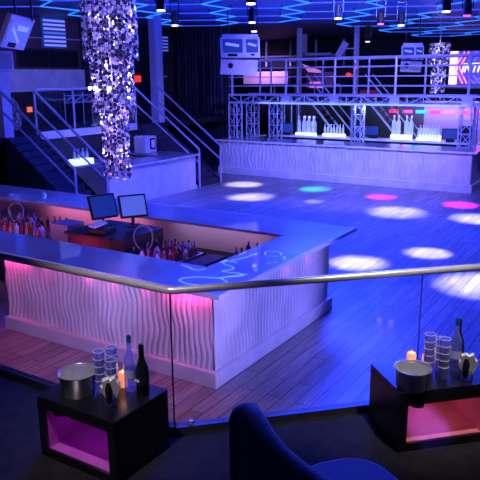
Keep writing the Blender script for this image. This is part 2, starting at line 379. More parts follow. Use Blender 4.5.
FM.put((-6.95, 18.3, 5.1), 0.3, 'pink-lensed stage can left of the white can over the catwalk')
FM.put((-4.3, 17.07, 5.1), 0.3, 'pink-lensed stage can at the top right corner of the ceiling')
# pools of light on the dance floor: beam start, floor target, colour, power, cone
for bx, by, tx, ty, col, pw, an in [
 (-11.27, 18.66, -12.27, 19.55, W_, 3800, 21), (-11.69, 15.14, -10.75, 17.5, W_, 4200, 20),
 (-9.48, 17.6, -9.64, 19.9, CY, 5200, 16), (-7.15, 15.89, -8.66, 17.83, W_, 1500, 9),
 (-6.67, 19.19, -5.96, 17.54, W_, 3200, 25), (-3.4, 16.6, -3.81, 17.7, W_, 4000, 22),
 (-5.6, 10.9, -4.91, 12.15, W_, 4600, 18), (-3.2, 15.0, -3.9, 13.65, W_, 4200, 15),
 (-6.95, 18.3, -7.18, 19.56, MG, 6500, 15), (-4.3, 17.07, -4.72, 19.44, MG, 6500, 15),
 (-1.5, 14.0, -2.4, 11.95, W_, 6000, 22)]:
    spot((bx, by, 5.0), (tx, ty, 0), pw*(1.7 if col is MG else 1.1), col, an*0.85, 1.0, 0.03)
FW.put((-10.9, 27.3, 5.1), 0.3, 'small stage can far back over the bar, under the distant tubes')

# ------------------------------------------------------------------ wavy bar fronts
def wavy(name, p0, p1, z0, z1, parent, period=0.085, amp=0.029, ds=0.0085, dz=0.045, seed=0.0, mate=None):
    p0, p1 = Vector((*p0, 0)), Vector((*p1, 0)); L = (p1-p0).length; d = (p1-p0)/L; nrm = Vector((d.y, -d.x, 0))
    ns = max(2, int(L/ds)); nz = max(2, int((z1-z0)/dz)); vs = []
    for j in range(nz+1):
        z = z0+(z1-z0)*j/nz
        for i in range(ns+1):
            s = L*i/ns
            ph = 2*PI*s/period + 1.5*math.sin(z*7+s*2.3+seed)+0.9*math.sin(z*13-s*5.1+seed*2)+1.2*math.sin(s*3.7+seed)
            h = amp*abs(math.sin(ph/2))**0.6*(0.8+0.2*math.sin(s*9+z*4+seed))
            vs.append(p0+d*s+nrm*h+Vector((0, 0, z)))
    m = MB(); w_ = ns+1
    m.add(vs, [(j*w_+i, j*w_+i+1, (j+1)*w_+i+1, (j+1)*w_+i) for j in range(nz) for i in range(ns)])
    q0, q1 = p0-nrm*0.03, p1-nrm*0.03
    k = len(m.v); m.add([(q0.x, q0.y, z0), (q1.x, q1.y, z0), (q1.x, q1.y, z1), (q0.x, q0.y, z1)], [(1, 0, 3, 2)])
    return m.build(name, mate or M_white, parent, world=True, smooth=True)

# ---------------- main island bar
bar = thing('island_bar', 'large white wavy-fronted island bar with glossy blue-lit counter in the foreground', 'bar', (-8, 8, 0))
X1 = -4.24; XL = -8.06; ZT = 1.19
wavy('front_panel', (-8.06, 6.12), (-4.28, 6.12), 0.2, ZT, bar)
wavy('front_panel', (-4.28, 6.12), (-4.28, 9.36), 0.2, ZT, bar, amp=0.022, seed=2.0)
MB().box(-14.8, -9.3, 6.1, 6.16, 0.0, ZT).build('front_panel', M_white, bar, world=True)
m = MB().box(-8.08, X1+0.04, 6.03, 6.12, 0, 0.2).box(X1-0.04, X1+0.04, 6.12, 9.4, 0, 0.2)
m.build('plinth', M_white, bar, world=True, bevel=0.008)
m = MB().box(-8.0, -4.32, 6.14, 6.2, 0, ZT).box(-4.38, -4.31, 6.14, 9.34, 0, ZT).box(-14.8, -4.32, 9.3, 9.36, 0, ZT).box(-8.06, -8.0, 6.14, 6.9, 0, ZT)
m.box(-14.8, -14.7, 6.2, 9.3, 0, ZT)
m.build('inner_wall', mat('inner_bar_wall', (0.6, 0.5, 0.52), 0.5), bar, world=True)
ct = MB()
ct.prism([(-15.2, 6.0), (-4.12, 6.0), (-4.92, 6.9), (-14.2, 6.92)], ZT, ZT+0.045)
ct.prism([(-4.12, 6.0), (-4.12, 10.1), (-4.9, 9.02), (-4.92, 6.9)], ZT, ZT+0.045)
ct.prism([(-4.12, 10.1), (-15.2, 10.1), (-14.2, 9.02), (-4.9, 9.02)], ZT, ZT+0.045)
ct.prism([(-15.2, 10.1), (-15.2, 6.0), (-14.2, 6.92), (-14.2, 9.02)], ZT, ZT+0.045)
ct.build('countertop', M_counter, bar, world=True)
e = MB(); e.box(-15.2, -4.1, 5.985, 6.0, ZT-0.012, ZT+0.05).box(-4.12, -4.1, 6.0, 10.1, ZT-0.012, ZT+0.05).box(-15.2, -4.1, 10.1, 10.115, ZT-0.012, ZT+0.05)
e.build('counter_edge', M_edge, bar, world=True)
refl_glow = mat('led_reflection_glow', (0.6, 0.8, 1), 0.4, emit=(0.12, 0.30, 1.0), es=0.9)  # LED reflections on the glossy counter, drawn as glowing strokes
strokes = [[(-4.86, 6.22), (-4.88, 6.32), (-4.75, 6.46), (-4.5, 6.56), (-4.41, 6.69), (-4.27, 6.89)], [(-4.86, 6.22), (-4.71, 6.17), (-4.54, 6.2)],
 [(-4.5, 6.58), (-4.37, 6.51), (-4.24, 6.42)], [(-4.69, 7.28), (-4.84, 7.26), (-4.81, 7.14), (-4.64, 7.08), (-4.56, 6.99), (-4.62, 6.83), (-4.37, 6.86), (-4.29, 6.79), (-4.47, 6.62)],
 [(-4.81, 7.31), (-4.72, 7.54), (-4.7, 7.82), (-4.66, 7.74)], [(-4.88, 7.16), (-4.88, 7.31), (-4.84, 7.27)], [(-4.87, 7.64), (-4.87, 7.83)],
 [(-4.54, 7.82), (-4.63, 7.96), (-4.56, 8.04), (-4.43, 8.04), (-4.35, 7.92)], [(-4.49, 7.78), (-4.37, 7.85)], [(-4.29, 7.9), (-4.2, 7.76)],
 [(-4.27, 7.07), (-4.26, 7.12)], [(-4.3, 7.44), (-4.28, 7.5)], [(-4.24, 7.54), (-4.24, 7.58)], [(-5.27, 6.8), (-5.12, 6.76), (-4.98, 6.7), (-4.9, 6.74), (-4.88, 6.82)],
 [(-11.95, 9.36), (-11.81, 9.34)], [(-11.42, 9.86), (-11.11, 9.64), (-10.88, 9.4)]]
def ribbon(pts, z, w):
    P = []
    for i in range(len(pts)-1):     # smooth the polyline
        p0 = Vector(pts[max(i-1, 0)]); p1 = Vector(pts[i]); p2 = Vector(pts[i+1]); p3 = Vector(pts[min(i+2, len(pts)-1)])
        for k_ in range(6):
            t = k_/6; P.append(0.5*((2*p1)+(p2-p0)*t+(2*p0-5*p1+4*p2-p3)*t*t+(3*p1-p0-3*p2+p3)*t**3))
    P.append(Vector(pts[-1])); vs = []; n = len(P)
    for i, p in enumerate(P):
        d = P[min(i+1, n-1)]-P[max(i-1, 0)]; d.normalize() if d.length else None; q = Vector((-d.y, d.x))*w
        vs += [(p.x+q.x, p.y+q.y, z), (p.x-q.x, p.y-q.y, z), (p.x+q.x, p.y+q.y, z+0.002), (p.x-q.x, p.y-q.y, z+0.002)]
    fs = []
    for i in range(n-1):
        a, b = 4*i, 4*i+4; fs += [(a, a+1, b+1, b), (a+2, b+2, b+3, a+3), (a, b, b+2, a+2), (a+1, a+3, b+3, b+1)]
    return MB().add(vs, fs)
for st in strokes: ribbon(st, ZT+0.0455, 0.012).build('reflection_stroke', refl_glow, bar, world=True)
# pink puck lamps under the counter lip
puck = First(None)
def pucks(lst, power):
    for x, y, tx, ty in lst:
        MB().cyl((x, y, ZT-0.015), (x, y, ZT-0.0), 0.025, n=10).build('puck_lamp', M_lensm, bar, world=True)
        spot((x, y, ZT-0.02), (tx, ty, 0.35), power*0.5, (1.0, 0.05, 0.4), 140, 1.0, 0.03)
pucks([(-8.0, 6.04, -7.95, 6.12), (-7.15, 6.04, -7.15, 6.12), (-6.3, 6.04, -6.3, 6.12), (-5.85, 6.04, -5.85, 6.12), (-5.3, 6.04, -5.3, 6.12), (-4.62, 6.04, -4.62, 6.12)], 5)
pucks([(-4.18, 8.6, -4.28, 8.6), (-4.18, 7.9, -4.28, 7.9)], 2.5)
for x0_, wd, pw_ in ((-7.75, 0.6, 3.0), (-6.6, 1.2, 0.9), (-4.65, 0.7, 2.8)):
    area((x0_, 6.03, ZT-0.03), (x0_, 6.12, 0.6), pw_, (1.0, 0.04, 0.30), wd, 0.03)
# added rose, violet and red fill lamps inside the island, no fixtures modelled
area((-7.0, 7.0, 1.12), (-7.0, 9.3, 0.75), 7, (1.0, 0.16, 0.5), 2.6, 0.05)
area((-10.6, 7.0, 1.12), (-10.6, 9.3, 0.8), 14, (0.8, 0.22, 0.7), 3.6, 0.05)
area((-9.3, 9.0, 1.15), (-9.3, 9.3, 0.85), 6, (1.0, 0.25, 0.6), 2.6, 0.04)
area((-6.3, 9.0, 1.15), (-6.3, 9.3, 0.85), 2.5, (0.7, 0.45, 1.0), 2.0, 0.04)
spot((-7.7, 7.05, 1.15), (-7.85, 7.6, 0.9), 9, (1.0, 0.05, 0.15), 120, 1.0, 0.05)
area((-7.0, 9.0, 1.12), (-7.0, 7.6, 0.9), 8, (0.5, 0.2, 0.9), 3.0, 0.05)

# inside of the island: workstation, ice wells, bottles
t = thing('bar_cabinet', 'maroon cabinet under the two screens in the middle of the island bar', 'cabinet', (-7.9, 7.9, 0))
MB().box(-8.2, -7.25, 7.5, 8.5, 0, 1.18).build('body', M_wood, t, world=True, bevel=0.01)
MB().box(-8.23, -7.22, 7.46, 8.53, 1.18, 1.22).build('top', M_black, t, world=True)
MB().box(-7.25, -6.95, 7.5, 8.5, 0.0, 1.22).build('side_shelf', M_black, t, world=True)
MB().box(-7.22, -6.98, 7.46, 7.5, 0.7, 1.0).build('drawer', M_darkmetal, t, world=True)
def pos(label, c, rz, tilt, w=0.52, h=0.40, scr=M_screenP):
    t = thing('touch_screen_monitor', label, 'screen', c, rz)
    Mx = Matrix.Translation((0, 0, 0.34)) @ Matrix.Rotation(tilt, 4, 'X')
    MB().obox(Mx, w, 0.05, h).build('bezel', M_black, t, bevel=0.008)
    MB().obox(Mx @ Matrix.Translation((0, -0.028, 0)), w-0.06, 0.006, h-0.06).build('display', scr, t)
    MB().cyl((0, 0.03, 0.02), (0, 0.05, 0.3), 0.03, n=10).box(-0.12, 0.12, -0.08, 0.12, 0, 0.02).build('stand', M_black, t)
    return t
pos('square pale-blue lit touch screen facing the platform inside the island bar', (-7.16, 8.0, 1.32), math.radians(58), math.radians(-22), 0.46, 0.38)
pos('dark touch screen turned away beside the pale lit screen in the island bar', (-7.93, 8.1, 1.22), math.radians(72), math.radians(-20), 0.5, 0.42, M_screenB)
MB().box(-7.75, -7.4, 7.55, 7.85, 1.22, 1.32).build('receipt_printer', M_black, origin=(-7.6, 7.7, 1.22), bevel=0.02)
tag(bpy.data.objects['receipt_printer'], 'black receipt printer between the two island bar screens', 'printer')
MB().add([(-7.75, 7.55, 1.35), (-7.55, 7.5, 1.345), (-7.5, 7.75, 1.39), (-7.7, 7.8, 1.42), (-7.75, 7.55, 1.34), (-7.55, 7.5, 1.335), (-7.5, 7.75, 1.38), (-7.7, 7.8, 1.41)], [(0,1,2,3),(7,6,5,4),(0,4,5,1),(1,5,6,2),(2,6,7,3),(3,7,4,0)]).build('receipt_paper', M_paper, origin=(-7.6, 7.6, 1.34))
tag(bpy.data.objects['receipt_paper'], 'curled white paper lying on the printer by the screens', 'paper')

def well(x0, x1, y0, y1, zt, lb, mate=M_grey):
    t = thing('ice_well', lb, 'ice well', ((x0+x1)/2, (y0+y1)/2, 0))
    MB().box(x0, x1, y0, y1, 0, zt-0.1).build('body', M_darkmetal, t, world=True)
    MB().box(x0, x1, y0, y0+0.03, zt-0.1, zt).box(x0, x1, y1-0.03, y1, zt-0.1, zt).box(x0, x0+0.03, y0, y1, zt-0.1, zt).box(x1-0.03, x1, y0, y1, zt-0.1, zt).build('rim', mate, t, world=True)
well(-12.2, -9.0, 7.6, 8.6, 0.95, 'long dark bottle well at the left end inside the island bar')
well(-6.9, -6.1, 7.45, 8.5, 0.9, 'dark bottle well right of the screens inside the island bar')
t = thing('storage_box', 'grey-purple box standing behind the left bottles in the island bar', 'box', (-8.72, 8.0, 0))
MB().box(-8.95, -8.5, 7.8, 8.2, 0, 1.22).build('body', M_grey, t, world=True, bevel=0.01)
t = thing('storage_box', 'dark maroon box near the right end of the island bar opening', 'box', (-5.7, 8.3, 0))
MB().box(-6.0, -5.66, 7.7, 8.5, 0, 0.9).build('body', M_wood, t, world=True, bevel=0.01)
# hose rings of the soda guns
def hose(c, r, rz, lb):
    t = thing('soda_gun', lb, 'soda gun', (c[0], c[1], c[2]-r-0.1), rz)
    pts = [(r*0.72*math.cos(a), 0.04*math.sin(2*a), r+0.1+r*math.sin(a)) for a in [math.radians(-80+i*20) for i in range(18)]]
    MB().tube(pts, 0.013, 8).build('hose', M_grey, t, smooth=True)
    MB().cyl((0, 0, -0.2), (0, 0, 0.12), 0.05, n=10).build('holster', M_black, t)
hose((-9.95, 7.9, 1.28), 0.19, 0.5, 'looped soda gun hose at the left of the island bar opening')
hose((-6.75, 7.75, 1.22), 0.21, 0.5, 'looped soda gun hose right of the pale lit touch screen')

def bottle(name, label, cols, h=0.3, r=0.037, lab=None, neck=0.45, shoulder=0.62):
    t = thing(name, label, 'bottle')
    MB().lathe([(r*0.9, 0), (r, 0.008), (r, h*shoulder), (r*0.85, h*(shoulder+0.06)), (r*0.36, h*(shoulder+0.16)), (r*0.34, h*0.9)], n=16).build('body', cols[0], t, smooth=True)
    MB().lathe([(r*0.40, h*0.88), (r*0.40, h), (r*0.3, h+0.003)], n=12).build('cap', cols[1], t, smooth=True)
    if lab: MB().lathe([(r*1.015, h*0.14), (r*1.015, h*0.45)], n=16, closed=False).build('label', lab, t, smooth=True)
    return t
bm_lab = mat('grey_label', (0.22, 0.2, 0.25), 0.6)
bm = [mat('amber_glass', (0.35, 0.10, 0.03), 0.15), mat('ruby_glass', (0.35, 0.02, 0.06), 0.15), mat('violet_glass', (0.2, 0.12, 0.45), 0.15), mat('frost_glass', (0.55, 0.55, 0.75), 0.2), M_darkglass]
protos = [First(bottle('liquor_bottle', '', (m_, M_black if i % 2 else bm_lab), 0.30, 0.04, bm_lab if i % 2 == 0 else None)) for i, m_ in enumerate(bm)]
names = ['amber', 'ruby red', 'violet', 'frosted', 'dark green']
def zone(x):
    if x < -11: return 'hard by the left edge'
    if x < -10: return 'left of the looped hose'
    if x < -9: return 'beside the grey box'
    return 'near the hose loop' if x < -6.5 else 'towards the right corner'
def well_bottles(x0, x1, y0, y1, z, n, where, grp):
    sites = []
    while len(sites) < n:
        p = (random.uniform(x0, x1), random.uniform(y0, y1))
        if all(math.hypot(p[0]-q[0], p[1]-q[1]) > 0.095 for q in sites): sites.append(p)
    for p in sites:
        k = random.randrange(5)
        protos[k].put((p[0], p[1], z), random.random()*6, names[k]+' bottle, '+('front' if p[1] < (y0+y1)/2 else 'back')+' rows '+zone(p[0])+', '+where, grp+', '+names[k])
well_bottles(-11.9, -9.1, 7.68, 8.5, 0.85, 85, 'left end of island bar', 'bottles in the left well of the island bar')
well_bottles(-6.85, -6.15, 7.55, 8.4, 0.80, 32, 'right of the bar screens', 'bottles in the right well of the island bar')
t = thing('bottle_shelf', 'low shelf of bottles at the far right inside the island bar', 'shelf', (-5.2, 8.6, 0))
MB().box(-5.5, -4.95, 8.2, 8.95, 0, 0.8).build('body', M_wood, t, world=True)
well_bottles(-5.45, -5.0, 8.25, 8.9, 0.8, 9, 'corner of the bar opening', 'bottles in the right corner of the island bar')
t = thing('bottle_shelf', 'dark back shelf along the far inner side of the island bar', 'shelf', (-7.5, 9.1, 0))
MB().box(-13, -5.2, 8.98, 9.28, 0, 0.72).build('body', M_black, t, world=True)

# ---------------- left bar
lb_ = thing('side_bar', 'pale smooth-fronted side bar between the two staircases', 'bar', (-13.5, 16, 0))
wavy('front_panel', (-13.25, 13.85), (-13.25, 18.05), 0.12, 1.13, lb_, period=0.16, amp=0.006, ds=0.02, dz=0.1)
m = MB().box(-13.34, -13.26, 13.85, 18.05, 0, 1.13).box(-15.8, -13.3, 18.0, 18.06, 0, 1.13).box(-13.27, -13.2, 13.83, 18.07, 0, 0.12).box(-15.8, -13.3, 13.85, 13.92, 0, 1.13)
m.build('carcass', M_white, lb_, world=True)
ct = MB().box(-14.1, -13.1, 13.8, 18.1, 1.13, 1.19).box(-15.85, -14.1, 17.2, 18.1, 1.13, 1.19).box(-15.85, -15.0, 13.8, 17.2, 1.02, 1.08)
ct.build('countertop', M_counter, lb_, world=True)
MB().box(-15.85, -15.05, 13.9, 17.2, 0, 1.02).build('back_counter', M_black, lb_, world=True)
t = thing('card_terminal', 'pale boxy machine with a small screen on the side bar back end', 'machine', (-14.9, 17.6, 1.19))
MB().box(-15.25, -14.75, 17.25, 17.85, 1.19, 1.75).build('body', M_white, t, world=True, bevel=0.02)
MB().box(-14.75, -14.73, 17.5, 17.78, 1.3, 1.68).build('display', M_black, t, world=True)
MB().box(-14.73, -14.72, 17.56, 17.72, 1.36, 1.62).build('emblem', M_edge, t, world=True)
t = thing('lighted_bottle_riser', 'small glowing white riser of bottles on the side bar behind the chandelier', 'light box', (-15.3, 14.7, 1.08))
MB().box(-15.5, -15.1, 14.45, 15.15, 1.08, 1.24).build('glow_step', M_glow, t, world=True)
FB = First(bottle('display_bottle', '', (glassy('display_glass', (0.8, 0.85, 1), base=0.08, diff=0.5, dcol=(0.7, 0.8, 1.0)), M_paper), 0.32, 0.045))
for i in range(4): FB.put((-15.3, 14.53+0.18*i, 1.24), 0, 'clear bottle, '+('leftmost', 'second from the left', 'third from the left', 'rightmost')[i]+' on the small glowing riser of the side bar', 'bottles on the side bar riser')

# ---------------- stairs
def stair(y0, y1, nm, lb):
    t = thing('staircase', lb, 'stairs', (-14.5, (y0+y1)/2, 0)); n = 11; dxs = 2.7/n; rs = ZM/n
    for i in range(n):
        x1 = -13.25-dxs*i; MB().box(x1-dxs, x1, y0, y1, 0, rs*(i+1)-0.001).build('step', M_stair, t, world=True)
    for y in (y0-0.02, y1+0.02):
        MB().add([(-13.2, y-0.02, 0), (-13.2, y-0.02, 0.2), (-15.9, y-0.02, ZM+0.05), (-15.9, y-0.02, 0), (-13.2, y+0.02, 0), (-13.2, y+0.02, 0.2), (-15.9, y+0.02, ZM+0.05), (-15.9, y+0.02, 0)],
                 [(0,1,2,3),(7,6,5,4),(0,4,5,1),(1,5,6,2),(2,6,7,3),(3,7,4,0)]).build('stringer', M_stair, t, world=True)
    return t
stair(12.5, 13.6, 1, 'dark carpeted staircase at the left climbing past the near newel pillar')
stair(18.25, 19.41, 2, 'dark carpeted staircase beyond the side bar below the far pale pillar')
def handrail(y, lb, upper=True):
    t = thing('stair_handrail', lb, 'handrail', (-13.16, y, 0)); r = 0.035
    MB().tube([(-13.16, y, 0), (-13.16, y, 1.33)], r).build('post', M_paint, t, world=True, smooth=True)
    MB().tube([(-15.9, y, ZM), (-15.9, y, 3.36)], r).build('post', M_paint, t, world=True, smooth=True)
    MB().tube([(-13.16, y, 1.33), (-15.9, y, 3.36)], r).build('top_rail', M_paint, t, world=True, smooth=True)
    MB().tube([(-13.16, y, 0.86), (-15.9, y, 2.8)], r*0.8).build('middle_rail', M_paint, t, world=True, smooth=True)
handrail(12.47, 'nearest sloping handrail, running down from the near newel pillar')
handrail(13.66, 'sloping handrail on the far side of the left staircase, beside the side bar')
handrail(18.16, 'sloping handrail ending at the corner of the side bar')
handrail(19.45, 'sloping handrail of the second staircase, on its dance floor side')
t = thing('landing_railing', 'level railing along the mezzanine edge above the side bar', 'railing', (-15.9, 16, ZM))
MB().tube([(-15.9, 13.7, 3.38), (-15.9, 18.12, 3.38)], 0.035).build('top_rail', M_paint, t, world=True, smooth=True)
for y in (15.2, 16.7): MB().tube([(-15.9, y, ZM+0.05), (-15.9, y, 3.38)], 0.025).build('post', M_paint, t, world=True, smooth=True)
MB().box(-15.905, -15.895, 13.75, 18.1, ZM+0.1, 3.3).build('glass_pane', M_glass, t, world=True)

# mezzanine things behind the railing
t = thing('light_grid_panel', 'tall panel of glowing white-blue horizontal bars on the mezzanine window wall', 'light panel', (-19.55, 17.9, 4.75))
MB().box(-19.58, -19.5, 17.38, 18.5, 4.8, 5.88).build('frame', M_screenB, t, world=True)
for k in range(7):
    z = 4.86+0.145*k
    MB().box(-19.5, -19.47, 17.42, 18.46, z, z+0.07).build('light_bar', M_pic if k not in (3,) else M_screenP, t, world=True)
t = thing('light_grid_panel', 'small panel of dim blue bars behind the far pale pillar', 'light panel', (-19.3, 24.4, 4.8))
for k in range(5):
    z = 4.85+0.14*k; MB().box(-19.46, -19.42, 23.9, 24.6, z, z+0.07).build('light_bar', M_screenP, t, world=True)
MB().box(-19.5, -19.46, 23.85, 24.65, 4.8, 5.55).build('frame', M_black, t, world=True)
o = MB().box(-19.5, -19.42, 22.25, 22.62, 3.52, 3.78).build('exit_lamp', M_red, origin=(-19.5, 22.4, 3.6)); tag(o, 'small square red lamp right of the big chandelier', 'lamp')
o = MB().box(-19.5, -19.42, 16.37, 16.55, 2.52, 2.70).build('exit_lamp', M_orange, origin=(-19.5, 16.4, 2.6)); tag(o, 'small square orange lamp behind the left staircase rail', 'lamp')
t = thing('steel_rack', 'dark steel lattice rack on the mezzanine behind the landing railing', 'rack', (-18, 18, ZM))
m = MB()
for i in range(9): m.tube([(-18, 16.8+0.45*i, ZM), (-18, 16.8+0.45*i, 3.2)], 0.02, 6)
for i in range(8): m.tube([(-18, 16.8+0.45*i, 2.85), (-18, 17.25+0.45*i, 3.1)], 0.015, 6)
for z in (2.85, 3.1): m.tube([(-18, 16.8, z), (-18, 20.4, z)], 0.02, 6)
m.build('lattice', M_paint, t, world=True)
t = thing('backpack', 'dark bundle with pale flecks by the orange lamp', 'bag', (-18.1, 14.9, ZM))
MB().lathe([(0.2, 0), (0.32, 0.15), (0.34, 0.5), (0.26, 0.85), (0.1, 1.05)], (-18.2, 14.6, ZM), n=14).build('body', noisy(mat('mottled_cloth', (0.03, 0.03, 0.04), 0.8), (0.01, 0.01, 0.02), (0.4, 0.4, 0.5), 9, 4), t, world=True, smooth=True)

# ---------------- hanging monitors
def quad_box(Mx, w, h, t_): return MB().obox(Mx, w, t_, h)
def monitor_unit(label, loc, rz, tilt, w, h, rods=0.6, twin=True):
    t = thing('hanging_monitor', label, 'monitor', loc, rz)
    T = Matrix.Rotation(tilt, 4, 'X')
    MB().obox(T, w, 0.1, h).build('casing', M_white, t, bevel=0.015)
    if twin:
        s1 = MB().obox(T @ Matrix.Translation((-w*0.19, -0.055, h*0.06)), w*0.50, 0.012, h*0.66).build('display', M_screenB, t)
        s2 = MB().obox(T @ Matrix.Translation((w*0.30, -0.055, h*0.06)), w*0.30, 0.012, h*0.66).build('display', M_screenB, t)
        MB().obox(T @ Matrix.Translation((-w*0.2, -0.063, h*0.12)) @ Matrix.Rotation(0.15, 4, 'Y'), w*0.34, 0.004, h*0.14).build('picture', M_pic, s1)
        MB().obox(T @ Matrix.Translation((w*0.30, -0.063, h*0.12)) @ Matrix.Rotation(0.25, 4, 'Y'), w*0.22, 0.004, h*0.12).build('picture', M_pic, s2)
        MB().obox(T @ Matrix.Translation((-w*0.2, -0.055, -h*0.38)), w*0.24, 0.01, h*0.13).build('label_plate', M_black, t)
        MB().obox(T @ Matrix.Translation((w*0.31, -0.055, -h*0.37)), w*0.1, 0.01, h*0.1).build('label_plate', M_black, t)
        MB().obox(Matrix.Translation((-0.03*w, 0.04, -h*0.93)) @ Matrix.Rotation(0.3, 4, 'X') @ Matrix.Rotation(0.04, 4, 'Y'), w*0.95, 0.08, h*0.76).build('lower_panel', M_white, t, bevel=0.01)
        MB().cyl((-w*0.25, 0.02, -h*0.84), (-w*0.25, -0.05, -h*0.86), 0.09, n=12).build('vent', M_black, t)
        MB().box(-w*0.5, w*0.5, -0.06, 0.3, -h*0.56, -h*0.52).build('shelf', M_black, t)
        MB().prism([(-w*0.46, -0.02), (w*0.46, -0.02), (w*0.36, 0.28), (-w*0.36, 0.28)], h*0.47, h*0.47+0.12).build('hood', M_white, t, bevel=0.03)
    else:
        MB().obox(T @ Matrix.Translation((0, -0.055, 0.05*h)), w*0.84, 0.012, h*0.62).build('display', M_screenP, t)
        MB().obox(T @ Matrix.Translation((w*0.1, -0.063, h*0.16)), w*0.45, 0.004, h*0.16).build('picture', M_pic, t)
        MB().obox(T @ Matrix.Translation((-w*0.1, -0.063, -h*0.08)) @ Matrix.Rotation(0.5, 4, 'Y'), w*0.5, 0.004, h*0.1).build('picture', M_pic, t)
        MB().obox(T @ Matrix.Translation((-w*0.1, -0.055, -h*0.38)), w*0.3, 0.01, h*0.14).build('label_plate', M_black, t)
    for x in (-w*0.3, w*0.3):
        MB().cyl((x, 0.05, h*0.3), (x, 0.05, h*0.5+rods), 0.02, n=8).build('rod', M_darkmetal, t)
    return t
monitor_unit('twin-screen pale monitor unit hanging left of the catwalk', (-11.95, 18.9, 4.62), math.radians(40), math.radians(-14), 1.3, 0.66, ZC-4.60-0.33)
monitor_unit('smaller twin-screen monitor unit hanging behind the right half of the catwalk', (-8.2, 25.0, 4.5), math.radians(30), math.radians(-8), 0.82, 0.52, ZC-4.5-0.26)
mu = monitor_unit('tilted framed monitor hanging in the upper left corner', (-10.37, 8.6, 4.54), 0, 0, 1.10, 0.62, 0.0, False)
_x = Vector((-0.4751, 0.8797, -0.0195)).normalized(); _z = Vector((0.3792, 0.2242, 0.8978)); _z = (_z-_x*_z.dot(_x)).normalized(); _y = _z.cross(_x)
mu.rotation_euler = Matrix((( _x.x, _y.x, _z.x), (_x.y, _y.y, _z.y), (_x.z, _y.z, _z.z))).to_euler()
for o_ in list(mu.children):
    if o_.name.startswith('rod'): bpy.data.objects.remove(o_)
for q_ in ((-10.22, 8.5, 4.85), (-10.3, 8.95, 4.75)):
    MB().cyl((0, 0, 0), (0, 0, ZC-q_[2]), 0.02, n=8).build('rod', M_darkmetal, mu)
    mu.children[-1].matrix_parent_inverse = (Matrix.Translation(mu.location) @ mu.rotation_euler.to_matrix().to_4x4()).inverted(); mu.children[-1].location = q_

# ---------------- chandeliers
def crystals(m, x, y, z0, z1, step, sz, a0=None):
    z = z0+random.uniform(0, step)
    while z < z1:
        s_ = sz*random.uniform(0.75, 1.15)
        Mx = Matrix.Translation((x, y, z)) @ Matrix.Rotation(random.uniform(0, 2*PI) if a0 is None else a0+PI/2+random.uniform(-0.7, 0.7), 4, 'Z') @ Matrix.Rotation(random.uniform(-0.3, 0.3), 4, 'X') @ Matrix.Rotation(random.choice((0, 0, 0.3)), 4, 'Y')
        m.obox(Mx, s_, 0.006, s_, random.choice((0, 0, 0, 1, 1, 2, 2)))
        z += step*random.uniform(0.9, 1.1)
def chandelier(label, c, tiers, zt, sz, step, inner, scale=1.0):
    t = thing('crystal_chandelier', label, 'chandelier', (c[0], c[1], tiers[-1][1]))
    for r_, z0, z1, n in tiers:
        MB().tube([(c[0]+r_*math.cos(a), c[1]+r_*math.sin(a), z1) for a in [2*PI*i/36 for i in range(37)]], 0.012, 6).build('ring', M_steel, t, world=True, smooth=True)
        for i in range(n):
            a = 2*PI*i/n+random.uniform(-0.03, 0.03); m = MB()
            x, y = c[0]+r_*math.cos(a), c[1]+r_*math.sin(a)
            m.cyl((x, y, z0), (x, y, z1), 0.002, n=3, mi=0); crystals(m, x, y, z0+random.uniform(0, 0.06), z1, step, sz, a)
            m.build('crystal_strand', [M_cr1, M_cr2, M_cr3], t, world=True)
    m = MB()
    for r_, z0, z1, n in tiers:
        for i in range(int(n*inner)):
            a = random.uniform(0, 2*PI); rr = r_*random.uniform(0.45, 0.85)
            crystals(m, c[0]+rr*math.cos(a), c[1]+rr*math.sin(a), z0+0.05, z1, step, sz)
    o = m.build('crystal_strand', [M_cr1, M_cr2, M_cr3], t, world=True); o['kind'] = 'stuff'
    MB().cyl((c[0], c[1], tiers[0][2]), (c[0], c[1], ZC), 0.02, n=8).cyl((c[0], c[1], ZC-0.03), (c[0], c[1], ZC), 0.15, n=16).build('stem', M_steel, t, world=True)
    m = MB()
    for r_, z0, z1, n in tiers:
        for k in range(4): a = k*PI/4; m.tube([(c[0]-r_*math.cos(a), c[1]-r_*math.sin(a), z1), (c[0]+r_*math.cos(a), c[1]+r_*math.sin(a), z1)], 0.008, 6)
    m.cyl((c[0], c[1], tiers[-1][2]), (c[0], c[1], tiers[0][2]), 0.012, n=6); m.build('frame', M_steel, t, world=True)
    return t
CH = (-8.02, 8.6)
ch = chandelier('huge tiered chandelier of square mirrored crystals hanging over the island bar', CH,
                [(0.45, 3.98, 5.5, 40), (0.36, 3.08, 4.2, 32), (0.23, 1.97, 3.2, 22)], 5.5, 0.052, 0.068, 0.35)
for z, p in ((3.72, 18), (4.6, 16), (3.0, 12), (2.4, 6)):
    for a in (5.0, 0.4):
        l = bpy.data.lights.new('crystal_bulb_or_fill', 'POINT'); l.energy = p; l.color = (0.45, 0.3, 1.0); l.shadow_soft_size = 0.03
        o = bpy.data.objects.new('crystal_bulb_or_fill', l); C.objects.link(o); o.location = (CH[0]+0.12*math.cos(a), CH[1]+0.12*math.sin(a), z)
for a in (3.9, 4.6, 5.3):
    MB().cyl((CH[0]+0.38*math.cos(a), CH[1]+0.38*math.sin(a), 3.50), (CH[0]+0.38*math.cos(a), CH[1]+0.38*math.sin(a), 3.56), 0.03, n=10).build('bulb', M_lens, ch, world=True)
for z_ in (3.6, 4.4):
    l = bpy.data.lights.new('crystal_bulb_or_fill', 'POINT'); l.energy = 60; l.color = (0.5, 0.35, 1.0); l.shadow_soft_size = 0.03  # unseen point lamps added inside the far chandelier to brighten it
    o = bpy.data.objects.new('crystal_bulb_or_fill', l); C.objects.link(o); o.location = (-8.05, 27.9, z_)
